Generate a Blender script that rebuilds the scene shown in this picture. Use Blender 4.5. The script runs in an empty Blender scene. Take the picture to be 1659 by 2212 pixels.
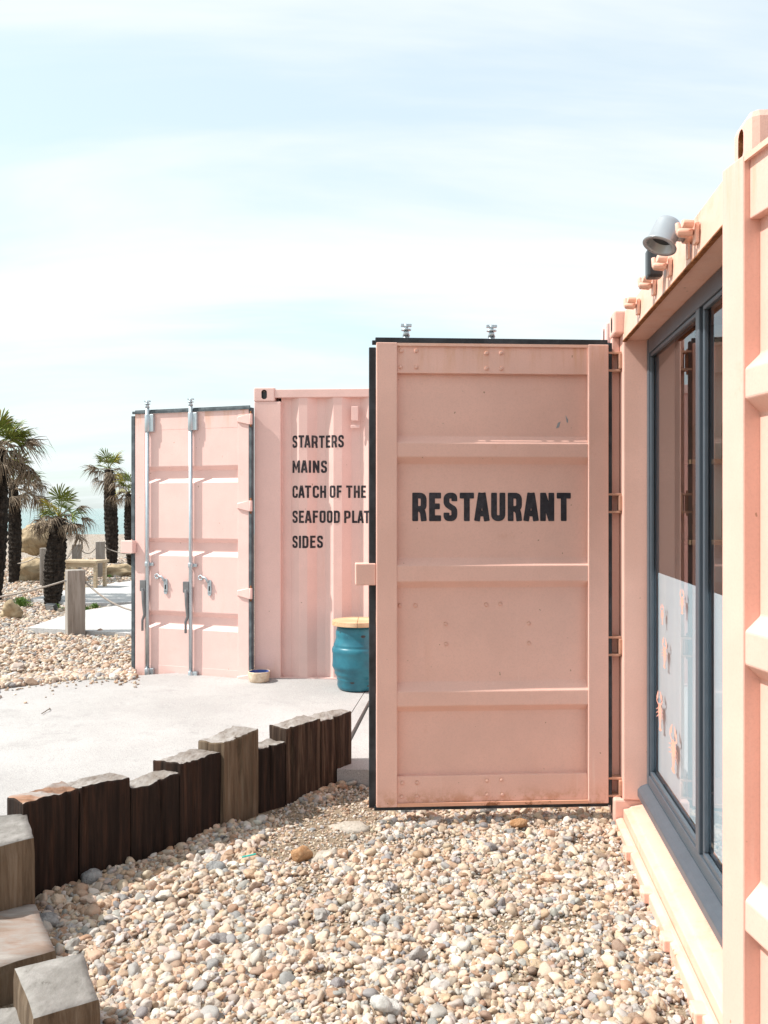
import bpy, bmesh, math, random
import numpy as np
from mathutils import Vector, Matrix, noise, Euler
R = math.radians
C = bpy.context.scene.collection
sc = bpy.context.scene
rnd = random.Random(7)

# ------------------------------------------------------------ camera, sky, sun
EYE = 1.62; F = 1930.0; CX = 829.5; HY = 1098.0
cd = bpy.data.cameras.new('camera'); cam = bpy.data.objects.new('camera', cd); C.objects.link(cam)
cam.location = (0, 0, EYE); cam.rotation_euler = (R(90), 0, 0)
cd.sensor_fit = 'VERTICAL'; cd.sensor_height = 36; cd.lens = F / 2212 * 36
cd.shift_y = -(1106 - HY) / 2212; cd.clip_start = 0.02; cd.clip_end = 20000
sc.camera = cam
vs = sc.view_settings; vs.view_transform = 'Standard'; vs.look = 'None'; vs.gamma = 1; vs.use_curve_mapping = False
vs.exposure = 0.5
SUN = Vector((-0.9973 * math.cos(R(51)), -0.0735 * math.cos(R(51)), math.sin(R(51))))
sd = bpy.data.lights.new('sun', 'SUN'); so = bpy.data.objects.new('sun', sd); C.objects.link(so)
sd.energy = 4.6; sd.angle = R(0.53); sd.color = (1, .955, .89)
so.rotation_euler = SUN.to_track_quat('Z', 'Y').to_euler()
w = bpy.data.worlds.new('World'); sc.world = w; w.use_nodes = True
nt = w.node_tree; nt.nodes.clear(); N = nt.nodes.new; L = nt.links.new
out = N('ShaderNodeOutputWorld'); bg = N('ShaderNodeBackground'); bg.inputs[1].default_value = 0.084
sky = N('ShaderNodeTexSky'); sky.sky_type = 'NISHITA'; sky.sun_disc = False
sky.sun_elevation = R(51); sky.sun_rotation = math.atan2(SUN.x, SUN.y); sky.dust_density = 2.0; sky.air_density = 1.0; sky.ozone_density = 1.0
tc = N('ShaderNodeTexCoord'); sp = N('ShaderNodeSeparateXYZ'); L(tc.outputs['Generated'], sp.inputs[0])
def wmath(op, a, b=None, c=None, clamp=False):
    n = N('ShaderNodeMath'); n.operation = op; n.use_clamp = clamp
    for i, v in enumerate((a, b, c)):
        if v is None: continue
        if isinstance(v, (int, float)): n.inputs[i].default_value = v
        else: L(v, n.inputs[i])
    return n.outputs[0]
zz = wmath('ADD', wmath('MAXIMUM', sp.outputs[2], 0.0), 0.22)
cx = wmath('DIVIDE', sp.outputs[0], zz); cy = wmath('DIVIDE', sp.outputs[1], zz)
cb = N('ShaderNodeCombineXYZ'); L(cx, cb.inputs[0]); L(cy, cb.inputs[1])
mp = N('ShaderNodeMapping'); L(cb.outputs[0], mp.inputs[0])
mp.inputs['Rotation'].default_value = (0, 0, R(-10)); mp.inputs['Scale'].default_value = (0.42, 1.25, 1); mp.inputs['Location'].default_value = (3.7, 1.9, 0)
no = N('ShaderNodeTexNoise'); no.inputs['Scale'].default_value = 1.25; no.inputs['Detail'].default_value = 6; no.inputs['Roughness'].default_value = .57; no.inputs['Distortion'].default_value = .45
L(mp.outputs[0], no.inputs['Vector'])
cr = N('ShaderNodeMapRange'); cr.interpolation_type = 'SMOOTHSTEP'; L(no.outputs[0], cr.inputs[0])
cr.inputs[1].default_value = .36; cr.inputs[2].default_value = .62; cr.inputs[3].default_value = .62; cr.inputs[4].default_value = 1.0
hz = N('ShaderNodeMapRange'); L(sp.outputs[2], hz.inputs[0]); hz.inputs[1].default_value = 0.0; hz.inputs[2].default_value = .22; hz.inputs[3].default_value = .55; hz.inputs[4].default_value = 0.0
fac = wmath('MAXIMUM', cr.outputs[0], hz.outputs[0])
mx = N('ShaderNodeMix'); mx.data_type = 'RGBA'; L(fac, mx.inputs[0])
br = N('ShaderNodeVectorMath'); br.operation = 'MULTIPLY'; br.inputs[1].default_value = (1.6, 2.35, 2.15); L(sky.outputs[0], br.inputs[0])
L(br.outputs[0], mx.inputs[6]); mx.inputs[7].default_value = (8.5, 8.95, 9.05, 1)
L(mx.outputs[2], bg.inputs[0]); L(bg.outputs[0], out.inputs[0])

# ------------------------------------------------------------ materials
class Mat:
    def __init__(s, name, rough=.6, spec=.4, metal=0):
        s.m = bpy.data.materials.new(name); s.m.use_nodes = True; s.t = s.m.node_tree
        s.b = s.t.nodes['Principled BSDF']; s.b.inputs['Roughness'].default_value = rough
        s.b.inputs['Specular IOR Level'].default_value = spec; s.b.inputs['Metallic'].default_value = metal
        s.tc = s.t.nodes.new('ShaderNodeTexCoord')
    def n(s, t): return s.t.nodes.new(t)
    def l(s, a, b): s.t.links.new(a, b)
    def noise(s, scale, detail=4, rough=.55, stretch=None, dist=0, coord='Object'):
        n = s.n('ShaderNodeTexNoise'); n.inputs['Scale'].default_value = scale; n.inputs['Detail'].default_value = detail
        n.inputs['Roughness'].default_value = rough; n.inputs['Distortion'].default_value = dist
        v = s.tc.outputs[coord]
        if stretch:
            m = s.n('ShaderNodeMapping'); m.inputs['Scale'].default_value = stretch; s.l(v, m.inputs[0]); v = m.outputs[0]
        s.l(v, n.inputs['Vector']); return n.outputs[0]
    def ramp(s, f, stops):
        r = s.n('ShaderNodeValToRGB'); s.l(f, r.inputs[0]); e = r.color_ramp.elements
        while len(e) < len(stops): e.new(.5)
        for i, (p, c) in enumerate(stops):
            e[i].position = p; e[i].color = (*c, 1) if len(c) == 3 else c
        return r.outputs[0]
    def rng(s, f, a, b, c=0., d=1., smooth=True):
        r = s.n('ShaderNodeMapRange'); s.l(f, r.inputs[0])
        if smooth: r.interpolation_type = 'SMOOTHSTEP'
        for i, v in zip((1, 2, 3, 4), (a, b, c, d)): r.inputs[i].default_value = v
        return r.outputs[0]
    def mix(s, f, a, b, blend='MIX'):
        m = s.n('ShaderNodeMix'); m.data_type = 'RGBA'; m.blend_type = blend
        for i, v in ((0, f), (6, a), (7, b)):
            if isinstance(v, (int, float)): m.inputs[i].default_value = v
            elif isinstance(v, tuple): m.inputs[i].default_value = (*v, 1)
            else: s.l(v, m.inputs[i])
        return m.outputs[2]
    def mul(s, a, b):
        m = s.n('ShaderNodeMath'); m.operation = 'MULTIPLY'
        for i, v in enumerate((a, b)):
            if isinstance(v, (int, float)): m.inputs[i].default_value = v
            else: s.l(v, m.inputs[i])
        return m.outputs[0]
    def col(s, c):
        if isinstance(c, tuple): s.b.inputs['Base Color'].default_value = (*c, 1)
        else: s.l(c, s.b.inputs['Base Color'])
        return s
    def bump(s, h, dist=.002, strength=.6):
        b = s.n('ShaderNodeBump'); b.inputs['Distance'].default_value = dist; b.inputs['Strength'].default_value = strength
        s.l(h, b.inputs['Height']); s.l(b.outputs[0], s.b.inputs['Normal']); return s
    def rough(s, f): s.l(f, s.b.inputs['Roughness']); return s

def paint(name, base, rustiness=.0, rough=.42, spec=.35, door=False):
    m = Mat(name, rough, spec)
    dark = tuple(c * .945 for c in base); lite = tuple(min(1, c * 1.03) for c in base)
    n1 = m.noise(3.2, 5, .6); n2 = m.noise(130, 3, .7)
    c = m.mix(m.rng(n1, .3, .7), dark, lite)
    c = m.mix(m.mul(m.rng(n2, .42, .7), .34), c, tuple(x * .8 for x in base))
    st = m.noise(9, 5, .65, (1, 1, .12))
    c = m.mix(m.rng(st, .60, .78, 0, .28), c, (base[0] * .86, base[1] * .74, base[2] * .62))
    if rustiness:
        r = m.noise(5.5, 8, .74)
        c = m.mix(m.rng(r, .665 - rustiness, .80 - rustiness, 0, .5), c, (.70, .36, .24))
        c = m.mix(m.rng(r, .80 - rustiness, .85 - rustiness, 0, .9), c, (.24, .085, .03))
    chips = m.noise(34, 2, .5); c = m.mix(m.rng(chips, .765, .78, 0, .8), c, (.34, .20, .13))
    if door:      # rust weeping from the top edge, creeping up from the bottom edge, and salt streaks
        sz = m.n('ShaderNodeSeparateXYZ'); m.l(m.tc.outputs['Object'], sz.inputs[0])
        stk = m.noise(17, 6, .7, (1, 1, .07)); blot = m.noise(11, 7, .75)
        tm_ = m.mul(m.rng(sz.outputs[2], 2.22, 2.47), m.rng(stk, .48, .66)); bm_ = m.mul(m.rng(sz.outputs[2], .235, .105), m.rng(blot, .42, .62))
        c = m.mix(m.mul(tm_, .55), c, (.60, .30, .15)); c = m.mix(m.mul(bm_, .75), c, (.46, .20, .09))
        c = m.mix(m.mul(m.rng(m.noise(21, 5, .7, (1, 1, .05)), .60, .74), .22), c, (.86, .70, .63))
        c = m.mix(m.mul(m.rng(m.noise(4.5, 7, .78), .60, .72), .35), c, (base[0] * .80, base[1] * .66, base[2] * .55))
    m.col(c)
    b0 = m.n('ShaderNodeBump'); b0.inputs['Distance'].default_value = .012; b0.inputs['Strength'].default_value = .5; m.l(m.noise(2.6, 2, .4), b0.inputs['Height'])
    m.bump(m.noise(170, 3), .0008, .35); m.l(b0.outputs[0], m.b.inputs['Normal'].links[0].from_node.inputs['Normal'])
    m.rough(m.rng(m.noise(8), .3, .7, rough - .06, rough + .14))
    return m.m
PINK = (.765, .465, .388)
M = {}
M['pink'] = paint('pink_paint', PINK)
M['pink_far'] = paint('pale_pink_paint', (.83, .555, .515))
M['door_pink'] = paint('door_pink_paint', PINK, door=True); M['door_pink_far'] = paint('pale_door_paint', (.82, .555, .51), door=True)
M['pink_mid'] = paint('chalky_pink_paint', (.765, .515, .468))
M['hinge_rust'] = paint('rusting_hinge_paint', (.42, .235, .165), .20)
M['pink_rust'] = paint('pink_paint_rusting', (.77, .475, .375), .165)
m = Mat('rust', .85, .2); m.col(m.ramp(m.noise(30, 6, .7), [(.3, (.10, .035, .015)), (.55, (.28, .11, .04)), (.75, (.45, .22, .13))])); m.bump(m.noise(90), .002, .8); M['rust'] = m.m; M['edge_rust'] = paint('pink_paint_rusted_edge', (.70, .37, .25), .24)
m = Mat('gasket_rubber', .55, .35); m.col(m.mix(m.rng(m.noise(12, 5), .35, .7), (.012, .015, .018), (.035, .042, .05))); m.bump(m.noise(60), .001); M['rubber'] = m.m
m = Mat('gasket_faded', .6, .3); m.col(m.mix(m.rng(m.noise(14, 5), .35, .7), (.06, .075, .085), (.12, .145, .16))); M['rubber_faded'] = m.m
m = Mat('galvanised_steel', .42, .5, .75); m.col(m.mix(m.noise(25, 5), (.38, .44, .48), (.60, .66, .70))); m.bump(m.noise(120), .0006); M['galv'] = m.m
m = Mat('dark_steel', .5, .5, .6); m.col(m.mix(m.noise(25, 5), (.14, .14, .145), (.26, .26, .27))); M['dsteel'] = m.m
m = Mat('black_paint', .5, .3); m.col(m.mix(m.rng(m.noise(38, 5, .7), .4, .72), (.022, .020, .026), (.048, .045, .055))); M['letter'] = m.m
m = Mat('worn_black_paint', .55, .3); m.col(m.mix(m.rng(m.noise(26, 6, .75), .48, .72), (.022, .020, .026), (.13, .10, .10))); M['letter_worn'] = m.m
m = Mat('slate_grey_aluminium', .38, .5, .1); m.col(m.mix(m.noise(20), (.060, .078, .098), (.090, .112, .138))); m.bump(m.noise(300), .0003); M['slate'] = m.m
m = Mat('silver_paint', .3, .5, .45); m.col(m.mix(m.noise(15), (.36, .39, .42), (.46, .49, .52))); M['silver'] = m.m
m = Mat('black_plastic', .35, .5); m.col((.03, .033, .037)); M['bplast'] = m.m
def concrete(name, a, b, grit=160):
    m = Mat(name, .9, .2)
    c = m.mix(m.rng(m.noise(1.1, 6, .62), .3, .72), a, b)
    c = m.mix(m.rng(m.noise(grit, 2, .6), .50, .66, 0, .55), c, tuple(x * .52 for x in a))
    c = m.mix(m.rng(m.noise(grit * .7, 2, .6, coord='Object', dist=.4), .60, .72, 0, .5), c, (.62, .58, .54))
    c = m.mix(m.rng(m.noise(3.7, 6, .7), .54, .78, 0, .5), c, tuple(x * .64 for x in a))
    m.col(c); m.bump(m.noise(grit, 3), .003, .6); return m.m
M['concrete'] = concrete('brushed_concrete', (.35, .335, .33), (.44, .425, .42))
M['path'] = concrete('pale_concrete', (.46, .45, .45), (.55, .54, .53), 60)
M['lump'] = concrete('rough_concrete', (.34, .29, .24), (.45, .40, .35), 90)
m = Mat('sand_dirt', .95, .15)
c = m.mix(m.rng(m.noise(40, 6, .75), .35, .65), (.13, .092, .06), (.30, .235, .17)); c = m.mix(m.rng(m.noise(190, 3), .55, .65, 0, .7), c, (.45, .38, .31))
m.col(c); m.bump(m.noise(110, 5, .7), .006, .9); M['sand'] = m.m
m = Mat('shingle_ground', .9, .2)
v = m.n('ShaderNodeTexVoronoi'); v.inputs['Scale'].default_value = 19; m.l(m.tc.outputs['Object'], v.inputs['Vector'])
sx = m.n('ShaderNodeSeparateXYZ'); m.l(v.outputs['Color'], sx.inputs[0])
c = m.ramp(sx.outputs[0], [(0, (.34, .23, .15)), (.25, (.52, .42, .33)), (.5, (.60, .53, .46)), (.7, (.36, .34, .33)), (1, (.66, .58, .50))])
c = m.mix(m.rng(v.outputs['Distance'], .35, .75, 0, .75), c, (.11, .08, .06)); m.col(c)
m.bump(m.rng(v.outputs['Distance'], 0, .7, 1, 0), .03, 1.0); M['shingle'] = m.m
m = Mat('pebble', .62, .35)
at = m.n('ShaderNodeAttribute'); at.attribute_type = 'INSTANCER'; at.attribute_name = 'tint'
c = m.mix(m.rng(m.noise(38, 5, .7), .42, .74, 0, .42), at.outputs['Color'], (.72, .66, .58))
c = m.mix(m.rng(m.noise(60, 4, .7, dist=1), .56, .74, 0, .5), c, (.20, .135, .085), 'MIX'); m.col(c); m.bump(m.noise(130, 4), .0015, .5); M['pebble'] = m.m
def stone(name, a, b, sc_=8):
    m = Mat(name, .8, .25); m.col(m.ramp(m.noise(sc_, 7, .65, dist=.6), [(.3, a), (.52, b), (.7, tuple(min(1, x * 1.25) for x in b))])); m.bump(m.noise(sc_ * 3, 6, .7), .02, .8); return m.m
M['boulder'] = stone('sandstone', (.16, .11, .06), (.40, .31, .20), 3.4)
M['orange_stone'] = stone('orange_flint', (.36, .17, .07), (.52, .30, .16), 40)
M['grey_stone'] = stone('grey_flint', (.18, .18, .185), (.36, .36, .36), 40)
M['white_stone'] = stone('white_flint', (.45, .43, .40), (.62, .60, .57), 40)
def wood(name, stops, stretch=(1, 1, .06), sc_=26, rough=.85, bumpd=.004):
    m = Mat(name, rough, .2)
    g = m.noise(sc_, 7, .68, stretch, .25); big = m.noise(4.5, 3, .5, (1, 1, .35))
    c = m.ramp(g, stops); c = m.mix(m.rng(big, .35, .7, 0, .5), c, stops[0][1])
    m.col(c); m.bump(m.noise(sc_ * 2.2, 6, .7, stretch), bumpd, .9); return m.m
M['tim_dark'] = wood('creosoted_timber', [(.30, (.010, .006, .005)), (.50, (.028, .017, .013)), (.62, (.058, .029, .019)), (.78, (.12, .075, .052))])
M['tim_mid'] = wood('weathered_timber', [(.30, (.05, .032, .02)), (.5, (.15, .105, .070)), (.75, (.27, .215, .16))])
M['tim_brown'] = wood('brown_timber', [(.30, (.014, .009, .007)), (.5, (.050, .030, .021)), (.72, (.17, .12, .085))], sc_=34)
M['tim_top'] = wood('weathered_end_grain', [(.26, (.10, .07, .05)), (.42, (.27, .24, .22)), (.60, (.36, .335, .32)), (.78, (.46, .435, .42))], (1, .3, 1), 34)
M['block_top'] = wood('worn_block_top', [(.26, (.09, .08, .07)), (.38, (.22, .205, .19)), (.60, (.30, .28, .265)), (.80, (.38, .36, .34))], (1, .6, 1), 26)
M['block_top_rust'] = wood('stained_block_top', [(.30, (.17, .12, .09)), (.43, (.27, .20, .165)), (.54, (.29, .26, .24)), (.80, (.42, .39, .36))], (.45, 1.4, 1), 9)
M['tim_top_rust'] = wood('stained_end_grain', [(.28, (.07, .045, .035)), (.44, (.34, .18, .11)), (.56, (.40, .36, .34)), (.75, (.52, .49, .47))], (.2, 1, 1), 12)
M['post_wood'] = wood('silvered_post_wood', [(.30, (.16, .135, .115)), (.5, (.33, .295, .265)), (.75, (.46, .43, .40))])
M['table_wood'] = wood('pale_bench_wood', [(.30, (.30, .22, .14)), (.5, (.50, .40, .28)), (.75, (.62, .53, .40))], (.1, 1, 1))
M['lid_wood'] = wood('barrel_lid_wood', [(.30, (.42, .25, .13)), (.5, (.62, .42, .26)), (.75, (.74, .56, .38))], (.12, 1, 1), 18, .6, .001)
m = Mat('teal_paint', .34, .5); c = m.mix(m.rng(m.noise(7, 5), .35, .7), (.012, .115, .165), (.022, .175, .235)); c = m.mix(m.rng(m.noise(24, 6, .7), .62, .72, 0, .6), c, (.08, .27, .33)); m.col(c); m.bump(m.noise(45), .001); M['teal'] = m.m
m = Mat('glazed_cream', .4, .5); m.col(m.mix(m.rng(m.noise(30, 5), .4, .7), (.55, .42, .30), (.70, .58, .45))); M['cream'] = m.m
m = Mat('glazed_blue', .25, .5); m.col((.02, .06, .24)); M['blue'] = m.m
m = Mat('rope_fibre', .9, .1); m.col(m.mix(m.noise(50, 3), (.34, .29, .25), (.55, .49, .44))); wv = m.n('ShaderNodeTexWave'); wv.inputs['Scale'].default_value = 22; m.l(m.tc.outputs['Object'], wv.inputs[0]); m.bump(wv.outputs[1], .01, .8); M['rope'] = m.m
m = Mat('palm_trunk', .95, .1); m.col(m.ramp(m.noise(22, 6, .7, (1, 1, .4)), [(.35, (.010, .008, .007)), (.6, (.045, .036, .03)), (.8, (.13, .105, .085))])); m.bump(m.noise(30, 5), .02, 1); M['ptrunk'] = m.m
for k, a, b in (('green', (.075, .115, .016), (.20, .235, .045)), ('yellow', (.30, .25, .03), (.40, .33, .05)), ('dead', (.10, .066, .042), (.29, .225, .16))):
    m = Mat('palm_leaf_' + k, .6, .25); m.col(m.mix(m.noise(7, 4), a, b)); M['leaf_' + k] = m.m
m = Mat('weed_leaf', .6, .2); m.col(m.mix(m.noise(30, 3), (.05, .11, .02), (.16, .26, .06))); M['weed'] = m.m
m = Mat('teal_plastic', .3, .5); m.col((.05, .45, .38)); M['tplast'] = m.m
m = Mat('coral_vinyl', .5, .3); m.col(m.mix(m.noise(40), (.82, .36, .27), (.86, .42, .33))); M['coral'] = m.m
m = Mat('sea_water', .12, .5); m.col(m.mix(m.rng(m.noise(.06, 4, .6, (1, .2, 1)), .35, .7), (.075, .20, .20), (.13, .28, .27)))
m.bump(m.noise(1.6, 5, .65, (1, .45, 1)), .35, 1.0); M['sea'] = m.m
m = Mat('interior_wall', .7, .2); m.col(m.mix(m.rng(m.noise(5, 5), .35, .7), (.36, .20, .155), (.50, .30, .235))); M['inwall'] = m.m
m = Mat('interior_floor', .6, .3); m.col((.25, .17, .12)); M['infloor'] = m.m
m = Mat('shelf_wood', .6, .3); m.col((.30, .17, .10)); M['shelf'] = m.m
m = Mat('white_paper', .8, .2); m.col((.7, .72, .70)); M['paper'] = m.m
def glass(name, tint, ior=1.5, rough=0.0):
    mt = bpy.data.materials.new(name); mt.use_nodes = True; t = mt.node_tree; t.nodes.clear()
    o = t.nodes.new('ShaderNodeOutputMaterial'); tr = t.nodes.new('ShaderNodeBsdfTransparent'); gl = t.nodes.new('ShaderNodeBsdfGlossy')
    fr = t.nodes.new('ShaderNodeFresnel'); mx_ = t.nodes.new('ShaderNodeMixShader')
    tr.inputs[0].default_value = (*tint, 1); gl.inputs['Roughness'].default_value = rough; gl.inputs[0].default_value = (.95, .97, 1, 1); fr.inputs[0].default_value = ior
    ge = t.nodes.new('ShaderNodeNewGeometry'); sb = t.nodes.new('ShaderNodeMath'); sb.operation = 'SUBTRACT'; sb.inputs[0].default_value = 1; ml = t.nodes.new('ShaderNodeMath'); ml.operation = 'MULTIPLY'; t.links.new(ge.outputs['Backfacing'], sb.inputs[1]); t.links.new(sb.outputs[0], ml.inputs[0]); t.links.new(fr.outputs[0], ml.inputs[1]); t.links.new(ml.outputs[0], mx_.inputs[0]); t.links.new(tr.outputs[0], mx_.inputs[1]); t.links.new(gl.outputs[0], mx_.inputs[2]); t.links.new(mx_.outputs[0], o.inputs[0])
    return mt
M['glass'] = glass('window_glass', (.90, .93, .935))
M['bottle'] = glass('bottle_glass', (.62, .76, .66), 1.7, .03)
m = Mat('frosted_film', .45, .35); m.col(m.mix(m.rng(m.noise(5, 4, .6, (1, 1.6, .1)), .4, .62), (.54, .60, .67), (.62, .66, .71))); M['film'] = m.m

# ------------------------------------------------------------ mesh helpers
class MB:
    def __init__(s): s.v = []; s.f = []; s.mi = []; s.sm = []
    def add(s, vs_, fs, mi=0, smooth=False):
        o = len(s.v); s.v += [tuple(v) for v in vs_]
        for f in fs: s.f.append(tuple(i + o for i in f)); s.mi.append(mi); s.sm.append(smooth)
        return s
    def box(s, x0, x1, y0, y1, z0, z1, mi=0, top=None):
        vs_ = [(x0, y0, z0), (x1, y0, z0), (x1, y1, z0), (x0, y1, z0), (x0, y0, z1), (x1, y0, z1), (x1, y1, z1), (x0, y1, z1)]
        fs = [(0, 3, 2, 1), (4, 5, 6, 7), (0, 1, 5, 4), (1, 2, 6, 5), (2, 3, 7, 6), (3, 0, 4, 7)]
        for i, f in enumerate(fs): s.add([], [], 0); s.f.append(tuple(k + len(s.v) for k in f)); s.mi.append(top if (i == 1 and top is not None) else mi); s.sm.append(False)
        s.v += vs_; return s
    def tube(s, pts, r, n=10, mi=0, caps=True):
        pts = [Vector(p) for p in pts]; rs = r if isinstance(r, (list, tuple)) else [r] * len(pts); base = len(s.v); ref = None
        for i, p in enumerate(pts):
            d = (pts[min(i + 1, len(pts) - 1)] - pts[max(i - 1, 0)]).normalized()
            if ref is None or abs(ref.dot(d)) > .95: ref = Vector((0, 0, 1)) if abs(d.z) < .9 else Vector((1, 0, 0))
            a = d.cross(ref).normalized(); b = d.cross(a)
            for k in range(n):
                t = 2 * math.pi * k / n; s.v.append(tuple(p + (a * math.cos(t) + b * math.sin(t)) * rs[i]))
        for i in range(len(pts) - 1):
            for k in range(n):
                q = base + i * n; s.f.append((q + k, q + (k + 1) % n, q + n + (k + 1) % n, q + n + k)); s.mi.append(mi); s.sm.append(True)
        if caps:
            s.f.append(tuple(range(base + n - 1, base - 1, -1))); s.mi.append(mi); s.sm.append(False)
            q = base + (len(pts) - 1) * n; s.f.append(tuple(range(q, q + n))); s.mi.append(mi); s.sm.append(False)
        return s
    def lathe(s, prof, n=32, c=(0, 0), mi=0, smooth=True):
        base = len(s.v)
        for (r, z) in prof:
            for k in range(n):
                t = 2 * math.pi * k / n; s.v.append((c[0] + r * math.cos(t), c[1] + r * math.sin(t), z))
        for i in range(len(prof) - 1):
            for k in range(n):
                q = base + i * n; s.f.append((q + k, q + (k + 1) % n, q + n + (k + 1) % n, q + n + k)); s.mi.append(mi); s.sm.append(smooth)
        return s
    def xf(s, mat):
        s.v = [tuple(mat @ Vector(v)) for v in s.v]; return s
def obj(name, mb, mats, parent=None, bevel=0, recalc=True, loc=None, rot=None):
    me = bpy.data.meshes.new(name); me.from_pydata(mb.v, [], mb.f)
    for k in (mats if isinstance(mats, (list, tuple)) else [mats]): me.materials.append(M[k] if isinstance(k, str) else k)
    me.polygons.foreach_set('material_index', mb.mi); me.polygons.foreach_set('use_smooth', mb.sm)
    if recalc:
        b = bmesh.new(); b.from_mesh(me); bmesh.ops.recalc_face_normals(b, faces=b.faces); b.to_mesh(me); b.free()
    o = bpy.data.objects.new(name, me); C.objects.link(o)
    if parent: o.parent = parent
    if loc: o.location = loc
    if rot: o.rotation_euler = rot
    if bevel:
        bv = o.modifiers.new('bevel', 'BEVEL'); bv.width = bevel; bv.segments = 2; bv.limit_method = 'ANGLE'; bv.angle_limit = R(40)
    return o
def tag(o, label=None, cat=None, group=None, kind=None):
    if label: o['label'] = label
    if cat: o['category'] = cat
    if group: o['group'] = group
    if kind: o['kind'] = kind
    return o
def empty(name, mat, label, cat, group=None):
    o = bpy.data.objects.new(name, None); C.objects.link(o); o.matrix_world = mat; return tag(o, label, cat, group)
def frame(ox, oy, dx, dy, oz=0):
    x = Vector((dx, dy, 0)).normalized(); y = Vector((0, 0, 1)).cross(x)
    m_ = Matrix.Identity(4); m_.col[0][:3] = x; m_.col[1][:3] = y; m_.col[3][:3] = (ox, oy, oz); return m_
def P(x, y, z=0.0):   # place where a sight line meets the level z
    Y = (EYE - z) * F / (y - HY); return Vector(((x - CX) * Y / F, Y, z))
def zc(Y): return .11 + .034 * (Y - 5)      # patio falls towards the pit

# ------------------------------------------------------------ ground, patio, sea
BACK = .15
def sheet(name, x0, x1, y0, y1, nx, ny, zf, mat, kind='structure'):
    mb = MB(); xs = np.linspace(x0, x1, nx); ys = np.linspace(y0, y1, ny)
    mb.add([(x, y, zf(x, y)) for y in ys for x in xs], [(j * nx + i, j * nx + i + 1, (j + 1) * nx + i + 1, (j + 1) * nx + i) for j in range(ny - 1) for i in range(nx - 1)], 0, True)
    return tag(obj(name, mb, mat), kind=kind)
def pit(x, y): return -.012 + .012 * noise.noise(Vector((x * 1.3, y * 1.3, 0))) + .035 * max(0, min(1, (y - 4.2) / 1.0)) * max(0, min(1, (.3 - x) * 2)) + .022 * max(0, min(1, (y - 4.1) / .4)) * max(0, min(1, (x + .05) * 6))
sheet('pebble_bed', -3.2, 3.5, -1.5, 5.6, 90, 90, pit, 'sand')
def beach_z(x, y):
    z = BACK + .05 * noise.noise(Vector((x * .25, y * .25, 3)))
    if y > 50: z -= (y - 50) ** 1.5 * .03
    if y < 8: z -= .02
    return z
mb = MB(); xs = np.concatenate([np.linspace(-400, -40, 10), np.linspace(-34, 34, 60), np.linspace(40, 400, 10)]); ys = np.concatenate([np.linspace(7.0, 50, 60), np.linspace(52, 70, 20), [100]])
mb.add([(x, y, beach_z(x, y) - (.25 if (y < 7.6 and x > -12) else 0)) for y in ys for x in xs], [(j * len(xs) + i, j * len(xs) + i + 1, (j + 1) * len(xs) + i + 1, (j + 1) * len(xs) + i) for j in range(len(ys) - 1) for i in range(len(xs) - 1)], 0, True)
tag(obj('beach', mb, 'shingle'), kind='structure')
mb = MB(); mb.add([(-400, -300, -.14), (400, -300, -.14), (400, 7.2, -.14), (-400, 7.2, -.14)], [(0, 1, 2, 3)]); tag(obj('ground', mb, 'sand'), kind='structure')
mb = MB(); mb.add([(-9000, 52, -2.2), (9000, 52, -2.2), (9000, 12000, -2.2), (-9000, 12000, -2.2)], [(0, 1, 2, 3)]); tag(obj('sea', mb, 'sea'), kind='structure')

# timber row (front base corners)
ROW = [(-1.481, 3.661), (-1.32, 3.87), (-1.161, 4.093), (-.98, 4.283), (-.825, 4.53), (-.67, 4.709), (-.53, 4.82), (-.356, 5.04), (-.19, 5.26)]
def prism(poly, zt, zb=-.12, mi=0):
    mb = MB(); n = len(poly); vt = [(x, y, zt(x, y)) for x, y in poly]; vb = [(x, y, zb) for x, y in poly]
    mb.add(vt + vb, [tuple(range(n))] + [(i, i + n, (i + 1) % n + n, (i + 1) % n) for i in range(n)], mi); return mb
zp = lambda x, y: zc(y)
j1 = lambda Y: -.241 + .13 * (Y - 6.33)
j2 = lambda Y: -.205 + .115 * (Y - 5.86)
backrow = [(x - .10, y + .07) for x, y in ROW]
def rim():   # wavy back edge of the patio against the shingle
    pts = []
    for px, py in ((292, 1459), (250, 1460), (200, 1461), (160, 1463), (120, 1467), (80, 1471), (40, 1475), (0, 1480), (-60, 1492), (-200, 1530)):
        q = P(px, py, .2); pts.append((q.x, q.y))
    return pts
polyA = [(-1.42, 2.0), (-1.30, 2.6), (-1.47, 3.0), (-1.60, 3.6)] + backrow[1:7] + [(j1(5.28) - .003, 5.28), (j1(7.42) - .003, 7.42), (-1.05, 7.52), (-1.2, 7.9)] + rim() + [(-9, 5.0), (-9, 2.0)]
pat = tag(obj('patio', prism(polyA, zp), 'concrete'), kind='structure')
polyB = [(j1(5.25) + .003, 5.25), (j2(5.25) - .016, 5.25), (j2(7.40) - .012, 7.40), (j1(7.40) + .003, 7.40)]
obj('slab', prism(polyB, zp), 'concrete', pat)
polyC = [(j2(5.15) + .016, 5.15), (.3, 5.13), (1.10, 5.16), (1.22, 6.2), (1.32, 7.30), (j2(7.38) + .012, 7.38)]
obj('slab', prism(polyC, zp), 'concrete', pat)
# far paths
def far_path(name, pts, label=None):
    poly = [tuple(P(x, y, BACK + .06)[:2]) for x, y in pts]
    tag(obj(name, prism(poly, lambda x, y: BACK + .062, -.02), 'path'), kind='structure')
far_path('path', [(60, 1356), (170, 1362), (296, 1369), (296, 1303), (240, 1310), (180, 1319), (118, 1336)])
far_path('path', [(66, 1293), (150, 1303), (230, 1303), (296, 1300), (296, 1253), (215, 1264), (140, 1275)])

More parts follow.
